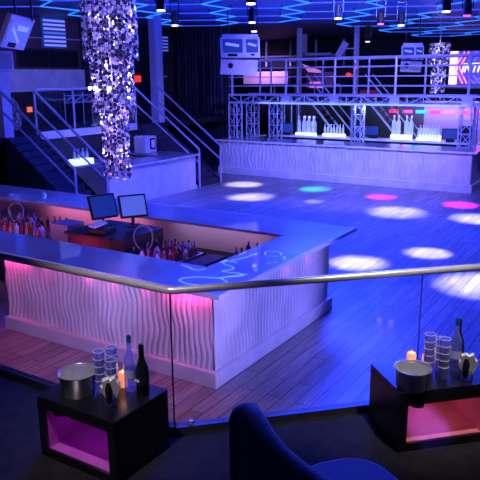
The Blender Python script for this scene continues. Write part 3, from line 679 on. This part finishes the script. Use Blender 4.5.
chandelier('slim distant crystal chandelier hanging behind the right half of the catwalk', (-8.05, 28.0),
           [(0.40, 4.0, 4.95, 16), (0.28, 2.95, 4.1, 12)], 4.95, 0.09, 0.085, 1.2)
spot((-2.0, 6.0, 5.6), (-7.98, 8.6, 3.6), 900, (0.42, 0.34, 1.0), 26, 0.5, 0.1)  # this spot and the next are added to brighten the chandeliers
spot((-6.0, 22.0, 5.6), (-8.05, 28.0, 4.0), 1100, (0.5, 0.38, 1.0), 22, 0.5, 0.1)

# ---------------- far bar
fb = thing('long_bar', 'long white wavy-fronted bar at the far side of the dance floor', 'bar', (-9.5, 22, 0)); ZB = 1.27
wavy('front_panel', (-14.6, 21.62), (-4.98, 21.62), 0.25, ZB, fb, period=0.17, amp=0.035, ds=0.02, dz=0.07)
wavy('front_panel', (-4.98, 21.62), (-4.98, 24.2), 0.25, ZB, fb, period=0.16, amp=0.015, ds=0.02, dz=0.1)
MB().box(-14.7, -4.9, 21.54, 21.62, 0, 0.25).box(-4.98, -4.9, 21.62, 24.2, 0, 0.25).build('plinth', M_white, fb, world=True)
MB().box(-14.6, -5.0, 21.66, 21.72, 0, ZB).box(-5.06, -5.0, 21.7, 24.2, 0, ZB).box(-14.66, -14.6, 21.62, 24.2, 0, ZB).build('carcass', M_white, fb, world=True)
ct = MB().box(-14.8, -4.82, 21.5, 22.95, ZB, ZB+0.05).box(-5.7, -4.82, 22.95, 24.3, ZB, ZB+0.05).box(-14.8, -14.1, 22.95, 24.3, ZB, ZB+0.05)
ct.build('countertop', M_counter, fb, world=True)
MB().box(-14.82, -4.8, 21.485, 21.5, ZB-0.01, ZB+0.055).box(-4.82, -4.8, 21.5, 24.3, ZB-0.01, ZB+0.055).build('counter_edge', M_edge, fb, world=True)
t = thing('back_counter', 'dark-fronted back counter behind the long far bar, carrying bottles and screens', 'counter', (-9.8, 25.1, 0))
MB().box(-13.9, -5.2, 24.75, 25.6, 0, 1.22).build('body', M_black, t, world=True)
MB().box(-13.95, -5.15, 24.7, 25.62, 1.22, 1.27).build('top', M_edge, t, world=True)
# risers with bottles
DB = First(bottle('display_bottle', '', (glassy('display_glass_tall', (0.8, 0.85, 1), base=0.08, diff=0.75, dcol=(0.85, 0.9, 1.0)), M_paper), 0.46, 0.07))
def riser(x0, x1, lb, steps, hgt=0.2):
    t = thing('lighted_bottle_riser', lb, 'light box', ((x0+x1)/2, 25.1, 1.27))
    for k in range(steps):
        MB().box(x0, x1, 24.85+0.2*k, 25.05+0.2*k, 1.27, 1.27+hgt*(k+1)).build('glow_step', M_glow if k else M_glow, t, world=True)
    MB().box(x0-0.02, x1+0.02, 24.82, 24.85, 1.27, 1.30).build('base_rail', M_paint, t, world=True)
ORD = ['leftmost', 'second from the left', 'third from the left', 'fourth from the left', 'fifth from the left', 'sixth from the left', 'rightmost']
riser(-13.0, -12.1, 'left bottle riser on the back counter below the catwalk', 1, 0.13)
for i in range(4): DB.put((-12.88+0.22*i, 24.96, 1.40), 0, 'tall clear bottle, '+(ORD[i] if i < 3 else 'rightmost')+' on the left riser behind the long bar', 'bottles on the left riser', 1.5)
for i in range(3): DB.put((-12.77+0.22*i, 25.3, 1.27), 0, 'tall clear bottle, '+('leftmost', 'middle', 'rightmost')[i]+' of three standing behind the left riser', 'bottles behind the left riser', 1.75)
riser(-11.75, -10.8, 'low bright white riser with a row of small bottles, centre of the back counter', 1, 0.13)
for i in range(7): DB.put((-11.68+0.134*i, 24.95, 1.40), 0, 'small glowing bottle, '+ORD[i]+' in the row on the central riser', 'bottles on the central riser', 0.85)
riser(-8.85, -8.05, 'bottle riser with two bottle clusters left of the wide glowing shelf', 1, 0.2)
for i in range(4): DB.put((-8.76+0.18*i+(0.14 if i > 1 else 0), 24.95, 1.47), 0, 'tall clear bottle, '+(ORD[i] if i < 3 else 'rightmost')+' on the two-cluster riser', 'bottles on the two-cluster riser', 1.6)
riser(-7.85, -7.0, 'wide bright two-step glowing bottle shelf left of the right far screen', 2, 0.11)
for k in range(2):
    rw = 'front' if k == 0 else 'rear'
    for i in range(7): DB.put((-7.78+0.118*i, 24.95+0.2*k, 1.38+0.11*k), 0, 'glowing bottle, '+ORD[i]+' in the '+rw+' row of the wide bright shelf', 'bottles in the '+rw+' row of the wide shelf', 0.8)
def farscreen(x, y, lb, rz=0.5):
    t = thing('bar_screen', lb, 'screen', (x, y, 1.27), rz)
    MB().box(-0.3, 0.3, -0.02, 0.04, 0.1, 0.5).build('bezel', M_black, t)
    MB().box(-0.27, 0.27, -0.028, -0.02, 0.13, 0.47).build('display', M_screenB, t)
    MB().box(-0.15, 0.15, -0.1, 0.15, 0, 0.1).build('stand', M_black, t)
farscreen(-10.15, 25.0, 'dark blue screen left of centre on the back counter, right of the central riser', 0.3)
farscreen(-9.7, 25.2, 'black screen right beside the dark blue one at the centre of the back counter', -0.3)
farscreen(-6.6, 25.0, 'bright blue screen at the right end of the back counter', 0.3)
farscreen(-13.5, 25.0, 'dark screen at the left end of the back counter by the truss towers', 0.4)
o = MB().box(-6.3, -5.9, 25.0, 25.5, 1.27, 1.85).build('black_cabinet', M_black, origin=(-6.1, 25.2, 1.27)); tag(o, 'black box unit behind the bright blue screen at the right', 'box')
o = MB().box(-12.6, -11.6, 26.6, 27.2, 0, 2.55).build('cooler_cabinet', M_black, origin=(-12.1, 26.9, 0)); tag(o, 'tall black cabinet behind the bottles under the catwalk', 'cabinet')
# strip of coloured lights along the top of the back wall, right
t = thing('colour_strip_light', 'strip of red, pink and teal lights on the wall behind the long bar', 'strip light', (-7.5, 29.45, 2.0))
cols = [(1, .03, .15), (1, .1, .4), (0.02, .6, .7), (1, .05, .25), (.8, .2, .7), (1, .04, .12), (1, .05, .3), (.9, .2, .6), (1, .04, .2)]
for i, c_ in enumerate(cols):
    MB().box(-10.6+0.62*i, -10.15+0.62*i, 29.42, 29.47, 2.05, 2.19).build('lamp', mat('strip_colour', c_, 0.5, emit=c_, es=1.2), t, world=True)

# ---------------- catwalk
cw = thing('catwalk', 'blue-lit truss catwalk with pipe railings bridging over the long far bar', 'catwalk', (-9.5, 23.4, 0))
XA, XB, YF, YB = -14.9, 1.5, 22.7, 24.2
MB().box(XA, XB, YF+0.05, YB-0.05, 2.92, 3.0).build('deck', M_darkmetal, cw, world=True)
for y in (YF, YB):
    MB().tube([(XA, y, 4.33), (XB, y, 4.33)], 0.038).build('top_rail', M_paint, cw, world=True, smooth=True)
    for z in (4.02, 3.68, 3.34): MB().tube([(XA, y, z), (XB, y, z)], 0.02, 6).build('rail', M_paint, cw, world=True, smooth=True)
for x in (-14.74, -12.3, -10.28, -7.99, -5.5, -3.0, -0.5): MB().tube([(x, YF, 2.95), (x, YF, 4.33)], 0.045).build('post', M_paint, cw, world=True, smooth=True)
for x in (-14.33, -13.81, -12.57, -11.47, -10.13, -9.57, -7.41, -4.5, -2): MB().tube([(x, YB, 2.95), (x, YB, 4.33)], 0.04).build('post', M_paint, cw, world=True, smooth=True)
def flat_truss(y, x0, x1, zt, zb, parent):
    m = MB()
    for z in (zt, zb): m.box(x0, x1, y-0.03, y+0.03, z-0.035, z+0.035)
    n = int((x1-x0)/0.55)
    for i in range(n+1):
        x = x0+(x1-x0)*i/n
        m.tube([(x, y, zb), (x, y, zt)], 0.02, 5)
        if i < n: m.tube([(x, y, zb if i % 2 else zt), (x+(x1-x0)/n, y, zt if i % 2 else zb)], 0.018, 5)
    return m
flat_truss(YF, XA, XB, 3.0, 2.7, cw).build('side_truss', M_paint, cw, world=True)
flat_truss(YB, XA, XB, 3.0, 2.7, cw).build('side_truss', M_paint, cw, world=True)
for x in (-12.3, -10.28, -7.99, -5.5): MB().box(x-0.18, x+0.18, YF-0.05, YF-0.03, 2.72, 2.98).build('joint_plate', M_paint, cw, world=True)
def tower(x, y, z0, z1, lb, parent):
    t = MB(); s_ = 0.19
    for a, b in ((-s_, -s_), (s_, -s_), (s_, s_), (-s_, s_)): t.tube([(x+a, y+b, z0), (x+a, y+b, z1)], 0.026, 6)
    n = max(2, int((z1-z0)/0.4)); h = (z1-z0)/n
    for i in range(n+1):
        z = z0+h*i
        for (a, b), (c, d) in (((-s_, -s_), (s_, -s_)), ((s_, -s_), (s_, s_)), ((s_, s_), (-s_, s_)), ((-s_, s_), (-s_, -s_))):
            t.tube([(x+a, y+b, z), (x+c, y+d, z)], 0.013, 5)
            if i < n: t.tube([(x+a, y+b, z), (x+c, y+d, z+h)], 0.013, 5)
    return t.build('truss_leg', M_paint, parent, world=True)
for x, y, z0 in ((-14.6, 22.7, ZB+0.05), (-14.6, 24.05, ZB+0.05), (-13.25, 23.6, 0), (-5.5, 22.7, ZB+0.05), (-5.3, 24.05, ZB+0.05), (-9.95, 24.2, 0), (-0.5, 23.4, 0)):
    tower(x, y, z0, 2.68, '', cw)
for x in (-14.1, -13.75, -13.4, -13.05): MB().tube([(x-0.35, 25.9, 0), (x-0.35, 25.9, 2.9)], 0.035, 6).build('upright', M_paint, cw, world=True)
# stair flight behind the catwalk
def flight(x, lb):
    t = thing('access_stairs', lb, 'stairs', (x+1, 26.2, 0)); dxs = 2.6
    for y in (25.8, 26.6):
        MB().tube([(x, y, 2.9), (x+dxs, y, 0)], 0.05, 6).build('stringer', M_paint, t, world=True)
        MB().tube([(x, y, 3.75), (x+dxs, y, 0.95)], 0.03, 6).build('handrail', M_paint, t, world=True)
        MB().tube([(x+dxs, y, 0), (x+dxs, y, 0.95)], 0.03, 6).build('post', M_paint, t, world=True)
    for i in range(1, 14): MB().box(x+dxs*i/14-0.12, x+dxs*i/14+0.12, 25.8, 26.6, 2.9-2.9*i/14-0.02, 2.9-2.9*i/14+0.02).build('tread', M_darkmetal, t, world=True)
flight(-13.0, 'sloping pale-railed stair flight under the left half of the catwalk')
flight(-10.35, 'sloping pale-railed stair flight under the middle of the catwalk')
# glowing pink shapes and small railing seen through the catwalk railing
t = thing('glow_booth', 'pink-lit raised booth seen through the catwalk railing', 'booth', (-16.2, 31, 2.6))
MB().box(-17.3, -14.8, 31.0, 32.2, 2.6, 3.1).build('counter', M_black, t, world=True)
MB().box(-16.1, -14.6, 32.0, 32.2, 3.1, 3.9).build('back_panel', mat('plum_panel', (0.35, 0.2, 0.35), 0.7), t, world=True)
MB().add([(-15.85, 30.96, 4.3), (-15.5, 30.96, 3.9), (-14.8, 30.96, 3.85), (-14.8, 30.96, 3.97), (-15.85, 31.0, 4.3), (-15.5, 31.0, 3.9), (-14.8, 31.0, 3.85), (-14.8, 31.0, 3.97)], [(0,1,2,3),(7,6,5,4),(0,4,5,1),(1,5,6,2),(2,6,7,3),(3,7,4,0)]).build('glow_sign', mat('pink_glow', (1, .5, .8), 0.5, emit=(0.9, .3, .85), es=0.45), t, world=True)
MB().box(-15.4, -14.75, 30.96, 31.0, 3.12, 3.42).build('glow_sign', mat('magenta_glow', (1, .3, .8), 0.5, emit=(1.0, .2, .8), es=0.8), t, world=True)
m = MB()
for x in (-17.2, -16, -14.9, -13.5): m.tube([(x, 30.5, 2.6), (x, 30.5, 3.3)], 0.03, 6)
m.tube([(-17.2, 30.5, 3.3), (-13.5, 30.5, 3.3)], 0.03, 6); m.build('rail', M_paint, t, world=True)
MB().box(-17.4, -13.3, 30.3, 32.3, 0, 2.6).build('base', M_wall, t, world=True)
o = MB().cyl((-12.42, 28.84, 3.74), (-12.42, 28.96, 3.74), 0.1, n=12).cyl((-12.42, 28.9, 3.74), (-12.1, 28.95, 3.74), 0.02, n=6).build('red_lamp', M_red, origin=(-12.42, 28.9, 3.74)); tag(o, 'round red lamp seen through the middle of the catwalk railing', 'lamp')
o = MB().box(-12.1, -11.3, 29.6, 29.79, 2.6, 3.05).build('red_bench', mat('red_cloth_selflit', (0.3, 0.02, 0.05), 0.7, emit=(0.5, 0.01, 0.05), es=0.1), origin=(-11.6, 29.9, 2.6)); tag(o, 'dim red box beyond the middle of the catwalk', 'box')  # weak red emission put into the cloth; the box is no lamp
o = MB().obox(Matrix.Translation((-12.72, 28.8, 4.86)) @ Matrix.Rotation(0.55, 4, 'Y'), 0.3, 0.12, 0.75).cyl((-12.6, 28.85, 4.9), (-12.1, 28.95, 4.9), 0.025, n=6).build('panel_speaker', M_paint, origin=(-12.72, 28.8, 4.8)); tag(o, 'slim tilted pale speaker above the catwalk rail, centre', 'speaker')
for x in (-15.0, -12.1): struct(MB().box(x-0.09, x+0.09, 28.9, 29.1, 0, ZC).build('wall_column', M_paint))
struct(MB().box(-16.4, -16.1, 31.8, 32, 4.75, 5.8).box(-16.4, -14.7, 31.8, 32, 4.75, 4.85).build('trim_7', M_paint))

# ---------------- LED sign
sg = thing('led_sign', 'bright pink and violet LED sign with slanted white letters at the far right', 'sign', (-8, 37, 3.3))
X0, X1s = -10.05, -5.9
MB().box(X0, X1s, 37.0, 37.15, 3.2, 4.92).build('panel', mat('violet_led', (0.1, 0.05, 0.4), 0.5, emit=(0.10, 0.05, 0.55), es=1.0), sg, world=True)
MB().box(X0, X0+0.42, 36.96, 37.0, 3.2, 4.92).build('side_glow', mat('pink_led', (1, .5, .8), 0.5, emit=(1.0, .5, .85), es=2.0), sg, world=True)
pk = mat('pink_line', (1, .3, .7), 0.5, emit=(1.0, .25, .62), es=1.6); bl = mat('blue_line', (.2, .2, 1), 0.5, emit=(.16, .14, 1.0), es=1.3)
def bar2(x0, z0, x1, z1, w, m_): 
    MB().tube([(x0, 36.95, z0), (x1, 36.95, z1)], w, 4).build('chevron', m_, sg, world=True)
for o_ in (0, 0.22):
    bar2(X0+0.75+o_, 4.88, X0+0.3+o_, 4.06, 0.04, pk); bar2(X0+0.3+o_, 4.06, X0+0.75+o_, 3.24, 0.04, pk)
for o_ in (0.95, 1.25):
    bar2(X0+o_, 4.4, X0+o_+0.4, 4.88, 0.035, bl); bar2(X0+o_, 3.7, X0+o_+0.4, 3.24, 0.035, bl)
    bar2(X0+o_+0.4, 4.88, X0+o_+0.8, 4.4, 0.035, bl); bar2(X0+o_+0.4, 3.24, X0+o_+0.8, 3.7, 0.035, bl)
bar2(X0+2.3, 4.88, X0+1.9, 4.5, 0.04, pk); bar2(X0+2.3, 3.24, X0+1.9, 3.6, 0.04, pk)
cu_ = bpy.data.curves.new('letters', 'FONT'); cu_.body = 'INTR'; cu_.size = 0.66; cu_.shear = 0.35; cu_.extrude = 0.02; cu_.offset = 0.012; cu_.space_character = 1.05
to = bpy.data.objects.new('letters', cu_); C.objects.link(to); bpy.context.view_layer.update()
me = bpy.data.meshes.new_from_object(to); bpy.data.objects.remove(to)
me.materials.clear(); me.materials.append(mat('white_letter', (1, 1, 1), 0.5, emit=(0.9, 0.9, 1.0), es=1.6))
to = bpy.data.objects.new('letters', me); C.objects.link(to); to.parent = sg
to.scale = (0.72, 1, 1); to.rotation_euler = (PI/2, 0, 0); to.location = Vector((X0+0.62, 36.93, 3.84))-Vector(sg.location)
MB().box(X0-0.3, X1s, 36.6, 37.1, 3.0, 3.12).build('ledge', M_paint, sg, world=True)
MB().box(X0-0.2, X1s, 37.15, 37.3, 0, 4.95).build('backing', M_wall, sg, world=True)

# ---------------- glass railing of the VIP platform
gr = thing('glass_railing', 'frameless glass railing with a round steel handrail bending along the platform edge', 'railing', (-2.79, 3.47, ZP))
MB().tube([(-9.5, 3.47, 2.236), (-2.82, 3.47, 2.236), (-2.78, 3.485, 2.236), (4.0, 10.26, 2.236)], 0.028, 16).build('handrail', M_rail, gr, world=True, smooth=True)
def pane(p, q):
    d = (Vector(q)-Vector(p)).normalized(); n = Vector((d.y, -d.x))*0.006; p = Vector(p)+d*0.012; q = Vector(q)-d*0.012
    MB().prism([(p.x+n.x, p.y+n.y), (q.x+n.x, q.y+n.y), (q.x-n.x, q.y-n.y), (p.x-n.x, p.y-n.y)], ZP+0.03, 2.22).build('glass_pane', M_glass, gr, world=True)
    MB().prism([(q.x+n.x*1.1, q.y+n.y*1.1), (q.x+d.x*0.006+n.x*1.1, q.y+d.y*0.006+n.y*1.1), (q.x+d.x*0.006-n.x*1.1, q.y+d.y*0.006-n.y*1.1), (q.x-n.x*1.1, q.y-n.y*1.1)], ZP+0.03, 2.22).build('joint_strip', M_darkmetal, gr, world=True)
pane((-5.2, 3.47), (-2.79, 3.47)); pane((-7.6, 3.47), (-5.2, 3.47))
k = 1/math.sqrt(2); s0 = Vector((-2.79, 3.47)); dd = Vector((k, k))
for a, b in ((0, 1.95), (1.95, 3.9), (3.9, 5.85)): pane(s0+dd*a, s0+dd*b)
for p in ((-4.0, 3.47), (-2.95, 3.47), tuple(s0+dd*0.12), tuple(s0+dd*1.85), tuple(s0+dd*2.1)):
    MB().cyl((p[0], p[1], ZP+0.03), (p[0], p[1], ZP+0.06), 0.016, n=10).build('clamp', M_steel, gr, world=True)

# ---------------- cube tables
def cube_table(lb, c, rz, w, d, h, op0, op1, lining):
    t = thing('cube_table', lb, 'table', (c[0], c[1], ZP), rz); x0, x1, y0, y1 = -w/2, w/2, -d/2, d/2; k = 0.045
    MB().box(x0, x1, y0, y1, h-0.045, h).build('tabletop', M_blackgloss, t, bevel=0.004)
    MB().box(x0, x0+k+0.02, y0, y1, 0, h-0.045).build('side_panel', M_blackgloss, t, bevel=0.003)
    MB().box(x1-k-0.02, x1, y0, y1, 0, h-0.045).build('side_panel', M_blackgloss, t, bevel=0.003)
    MB().box(x0+k+0.02, x1-k-0.02, y1-0.03, y1, 0, h-0.045).build('back_panel', M_blackgloss, t)
    MB().box(x0+k+0.02, x1-k-0.02, y0, y1-0.03, 0, op0).build('base_panel', M_blackgloss, t)
    MB().box(x0+k+0.02, x1-k-0.02, y0, y0+0.02, op1, h-0.045).build('front_rail', M_blackgloss, t)
    a, b = x0+k+0.021, x1-k-0.021; yb = y1-0.031
    MB().box(a, b, y0+0.02, yb, op0, op0+0.004).box(a, a+0.004, y0+0.02, yb, op0, h-0.05).box(b-0.004, b, y0+0.02, yb, op0, h-0.05).box(a, b, yb-0.004, yb, op0, h-0.05).build('lining', lining, t)
    MB().cyl((x0+0.16, y0+0.06, op1-0.035), (x0+0.16, y0+0.06, op1+0.01), 0.05, n=16).build('puck_lamp', M_black, t)
    return t
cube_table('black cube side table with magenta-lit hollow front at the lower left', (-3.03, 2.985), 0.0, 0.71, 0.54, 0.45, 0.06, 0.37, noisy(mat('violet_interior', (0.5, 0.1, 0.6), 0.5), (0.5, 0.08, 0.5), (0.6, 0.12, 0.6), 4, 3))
RZ = math.radians(45); ctr = Vector((-1.28, 4.03))+Vector((k, k))*0.36+Vector((-k, k))*0.25
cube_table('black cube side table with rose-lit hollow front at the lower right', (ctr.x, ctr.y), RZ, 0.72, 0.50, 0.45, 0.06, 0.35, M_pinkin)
def inlight(loc, e, col):
    l = bpy.data.lights.new('shelf_lamp', 'AREA'); l.energy = e; l.color = col; l.size = 0.25
    o = bpy.data.objects.new('shelf_lamp', l); C.objects.link(o); o.location = loc
inlight((-3.05, 2.95, ZP+0.39), 0.28, (0.75, 0.12, 1.0))
inlight((ctr.x, ctr.y, ZP+0.37), 0.42, (1.0, 0.42, 0.55))
spot((0.3, 1.4, 3.0), (-1.17, 4.36, ZP+0.06), 1300, (0.2, 0.14, 1.0), 5.5, 0.7, 0.03)
ZT2 = ZP+0.45

# ---------------- things on the tables
def bucket(lb, loc, r, h):
    t = thing('ice_bucket', lb, 'bucket', loc)
    MB().lathe([(r*0.86, 0), (r*0.9, 0.01), (r*0.97, h-0.01), (r*1.04, h), (r*1.04, h-0.004), (r*0.95, h-0.012), (r*0.86, 0.015), (0.001, 0.012)], n=36, closed=False).build('body', M_steel, t, smooth=True)
    MB().tube([(r*1.03*math.cos(a), r*1.03*math.sin(a), h) for a in [2*PI*i/40 for i in range(41)]], 0.004, 6).build('rim', M_steel, t, smooth=True)
bucket('brushed steel ice bucket on the left cube table', (-3.17, 2.90, ZT2), 0.128, 0.155)
bucket('brushed steel ice bucket on the right cube table', (-1.25, 4.18, ZT2), 0.122, 0.14)
def tumbler(r=0.039, h=0.1):
    t = thing('tumbler', '', 'glass')
    MB().lathe([(r*0.8, 0), (r*0.84, 0.006), (r, h), (r*0.94, h), (r*0.78, 0.012), (0.001, 0.012)], n=18, closed=False).build('body', M_tumbler, t, smooth=True)
    MB().tube([(r*0.97*math.cos(a), r*0.97*math.sin(a), h) for a in [2*PI*i/18 for i in range(19)]], 0.0025, 5).build('rim', M_edge, t, smooth=True)
    return t
FT = First(tumbler())
def stack(x, y, n, where, grp):
    for i in range(n): FT.put((x, y, ZT2+0.052*i), 0.3*i, 'clear tumbler, '+('bottom' if i == 0 else 'top' if i == n-1 else ('second', 'third', 'fourth')[i-1]+' from bottom')+' of '+where, grp)
stack(-3.035, 2.975, 5, 'the left stack of glasses on the left table', 'left stack of tumblers, left table')
stack(-2.95, 3.0, 4, 'the right stack of glasses on the left table', 'right stack of tumblers, left table')
stack(-3.01, 3.075, 5, 'the rear stack of glasses on the left table', 'rear stack of tumblers, left table')
stack(-1.215, 4.43, 5, 'the left stack of glasses on the right table', 'left stack of tumblers, right table')
stack(-1.10, 4.40, 5, 'the right stack of glasses on the right table', 'right stack of tumblers, right table')
stack(-1.16, 4.52, 4, 'the rear stack of glasses on the right table', 'rear stack of tumblers, right table')
vb = bottle('vodka_bottle', 'clear spirit bottle with teal cap on the left cube table', (M_clear, M_teal), 0.40, 0.042, None, shoulder=0.56)
vb.location = (-2.89, 3.12, ZT2)
MB().lathe([(0.0425, 0.10), (0.0425, 0.16)], n=16, closed=False).build('label', mat('pale_label', (0.5, 0.55, 0.8), 0.5), vb)
vb2 = dup(vb, (-1.07, 4.60, ZT2), 0, 'clear spirit bottle with teal cap on the right cube table')
cb = thing('champagne_bottle', 'dark champagne bottle with small white label on the left cube table', 'bottle', (-2.79, 3.13, ZT2))
MB().lathe([(0.042, 0), (0.046, 0.008), (0.047, 0.15), (0.042, 0.19), (0.024, 0.24), (0.0165, 0.27), (0.0165, 0.33)], n=20).build('body', M_darkglass, cb, smooth=True)
MB().lathe([(0.019, 0.25), (0.0185, 0.33), (0.019, 0.345), (0.015, 0.355)], n=16).build('foil', M_foil, cb, smooth=True)
MB().lathe([(0.0478, 0.075), (0.0478, 0.135)], n=20, closed=False).build('label', mat('black_label', (0.02, 0.02, 0.025), 0.4), cb, smooth=True)
MB().box(-0.03, 0.012, -0.0485, -0.0475, 0.095, 0.115).build('label_mark', M_paper, cb)
cb2 = dup(cb, (-1.085, 4.71, ZT2), 0, 'dark bottle half hidden behind the clear one on the right cube table')
def candle(lb, loc, h=0.09, r=0.03):
    t = thing('pillar_candle', lb, 'candle', loc)
    MB().lathe([(r, 0), (r, h*0.9), (r*0.85, h), (r*0.5, h*0.93), (0.001, h*0.92)], n=18, closed=False).build('wax', M_candle, t, smooth=True)
    MB().lathe([(0.001, h*0.92), (0.006, h*0.98), (0.004, h*1.1), (0.0005, h*1.2)], n=8).build('flame', M_flame, t, smooth=True)
    l = bpy.data.lights.new('candle_light', 'POINT'); l.energy = 0.1; l.color = (1, 0.45, 0.15); l.shadow_soft_size = 0.02
    o = bpy.data.objects.new('candle_light', l); C.objects.link(o); o.location = (loc[0], loc[1], loc[2]+h*1.35)
candle('glowing orange candle behind the glasses on the left cube table', (-2.97, 3.13, ZT2), 0.11)
candle('glowing orange candle behind the steel bucket on the right cube table', (-1.36, 4.49, ZT2), 0.11, 0.034)
candle('orange candle half hidden behind the glass stacks on the right cube table', (-1.27, 4.56, ZT2), 0.09)
def holder(lb, loc, rz):
    t = thing('napkin_holder', lb, 'napkin holder', loc, rz)
    MB().lathe([(0.036, 0), (0.04, 0.008), (0.045, 0.09), (0.041, 0.09), (0.035, 0.012), (0.001, 0.012)], n=18, closed=False).build('glass', M_tumbler, t, smooth=True)
    prof = [(-0.03, 0.08), (-0.06, 0.135), (-0.04, 0.15), (-0.045, 0.185), (-0.012, 0.20), (0.0, 0.185), (0.03, 0.205), (0.038, 0.17), (0.06, 0.15), (0.05, 0.12), (0.032, 0.07), (0.0, 0.05)]
    m = MB(); n = len(prof)
    for y in (-0.035, 0.02): m.add([(x*1.05, y+0.3*(0.12-z)*0.4, z) for x, z in prof], [])
    m.f += [tuple(range(n)), tuple(range(2*n-1, n-1, -1))]+[(i, (i+1) % n, n+(i+1) % n, n+i) for i in range(n)]; m.m += [0]*(n+2)
    m.build('napkin', M_paper, t, bevel=0.006)
    MB().lathe([(0.008, 0.03), (0.02, 0.06), (0.024, 0.13), (0.014, 0.18)], (-0.012, -0.035, 0), n=12).build('straw_bundle', M_black, t, smooth=True)
holder('glass with white napkin and black straws at the front of the left cube table', (-2.85, 2.88, ZT2), 0.785)
holder('glass with white napkin and black straws on the right side of the right cube table', (-0.95, 4.47, ZT2), 0.25)

# ---------------- lounge chair, lower edge of the picture
lc = thing('lounge_chair', 'navy velvet lounge chair with swooping padded back, cut by the bottom edge', 'chair', (-1.3, 2.8, ZP))
path = [(-1.77, 2.735, 1.955), (-1.70, 2.735, 1.985), (-1.62, 2.68, 1.965), (-1.53, 2.635, 1.915), (-1.44, 2.62, 1.865), (-1.34, 2.62, 1.815), (-1.22, 2.63, 1.765), (-1.08, 2.65, 1.715), (-0.92, 2.68, 1.68), (-0.78, 2.74, 1.66)]
def swoop():
    m = MB(); n = len(path); hw = 0.075; sec = [(-hw, 'b'), (-hw, 't')]; rows = []
    prof = [(-1.0, -9), (-1.0, -0.05), (-0.85, -0.015), (-0.5, 0.005), (0, 0.012), (0.5, 0.005), (0.85, -0.015), (1.0, -0.05), (1.0, -9)]
    for i, p in enumerate(path):
        a = Vector(path[max(i-1, 0)]); b = Vector(path[min(i+1, n-1)]); d = (b-a); d.z = 0; d.normalize(); nn = Vector((d.y, -d.x, 0))
        for s_, dz in prof:
            q = Vector(p)-nn*(s_*hw); z = ZP+0.08 if dz == -9 else p[2]+dz
            rows.append((q.x, q.y, z))
    w_ = len(prof)
    fs = [(i*w_+j, i*w_+j+1, (i+1)*w_+j+1, (i+1)*w_+j) for i in range(n-1) for j in range(w_-1)]
    fs += [tuple(range(w_-1, -1, -1)), tuple(range((n-1)*w_, n*w_))]+[(i*w_+w_-1, i*w_, (i+1)*w_, (i+1)*w_+w_-1) for i in range(n-1)]
    return m.add(rows, fs)
o = swoop().build('backrest', M_velvet, lc, world=True, smooth=True)
pts = []
for i, p in enumerate(path):
    a = Vector(path[max(i-1, 0)]); b = Vector(path[min(i+1, len(path)-1)]); d = (b-a); d.z = 0; d.normalize(); nn = Vector((d.y, -d.x, 0))
    q = Vector(p)+nn*0.076; pts.append((q.x, q.y, p[2]-0.045))
MB().tube(pts, 0.005, 6).build('piping', M_piping, lc, world=True, smooth=True)
seat = [(-1.47, 2.72), (-1.45, 2.93), (-1.40, 3.03), (-1.30, 3.14), (-1.21, 3.19), (-1.10, 3.18), (-0.98, 3.11), (-0.82, 2.98), (-0.72, 2.86), (-0.8, 2.72)]
MB().prism(seat, ZP+0.30, ZP+0.445).build('seat', M_velvet, lc, world=True, bevel=0.03)
MB().prism([(x*0.97-0.03, y*0.97+0.08) for x, y in seat], ZP+0.08, ZP+0.30).build('seat_frame', mat('navy_frame', (0.03, 0.035, 0.07), 0.8), lc, world=True)
for x, y in ((-1.72, 2.72), (-1.35, 3.0), (-0.95, 3.02), (-0.9, 2.72)): MB().cyl((x, y, ZP), (x, y, ZP+0.08), 0.015, 0.02, n=10).build('leg', M_black, lc, world=True)
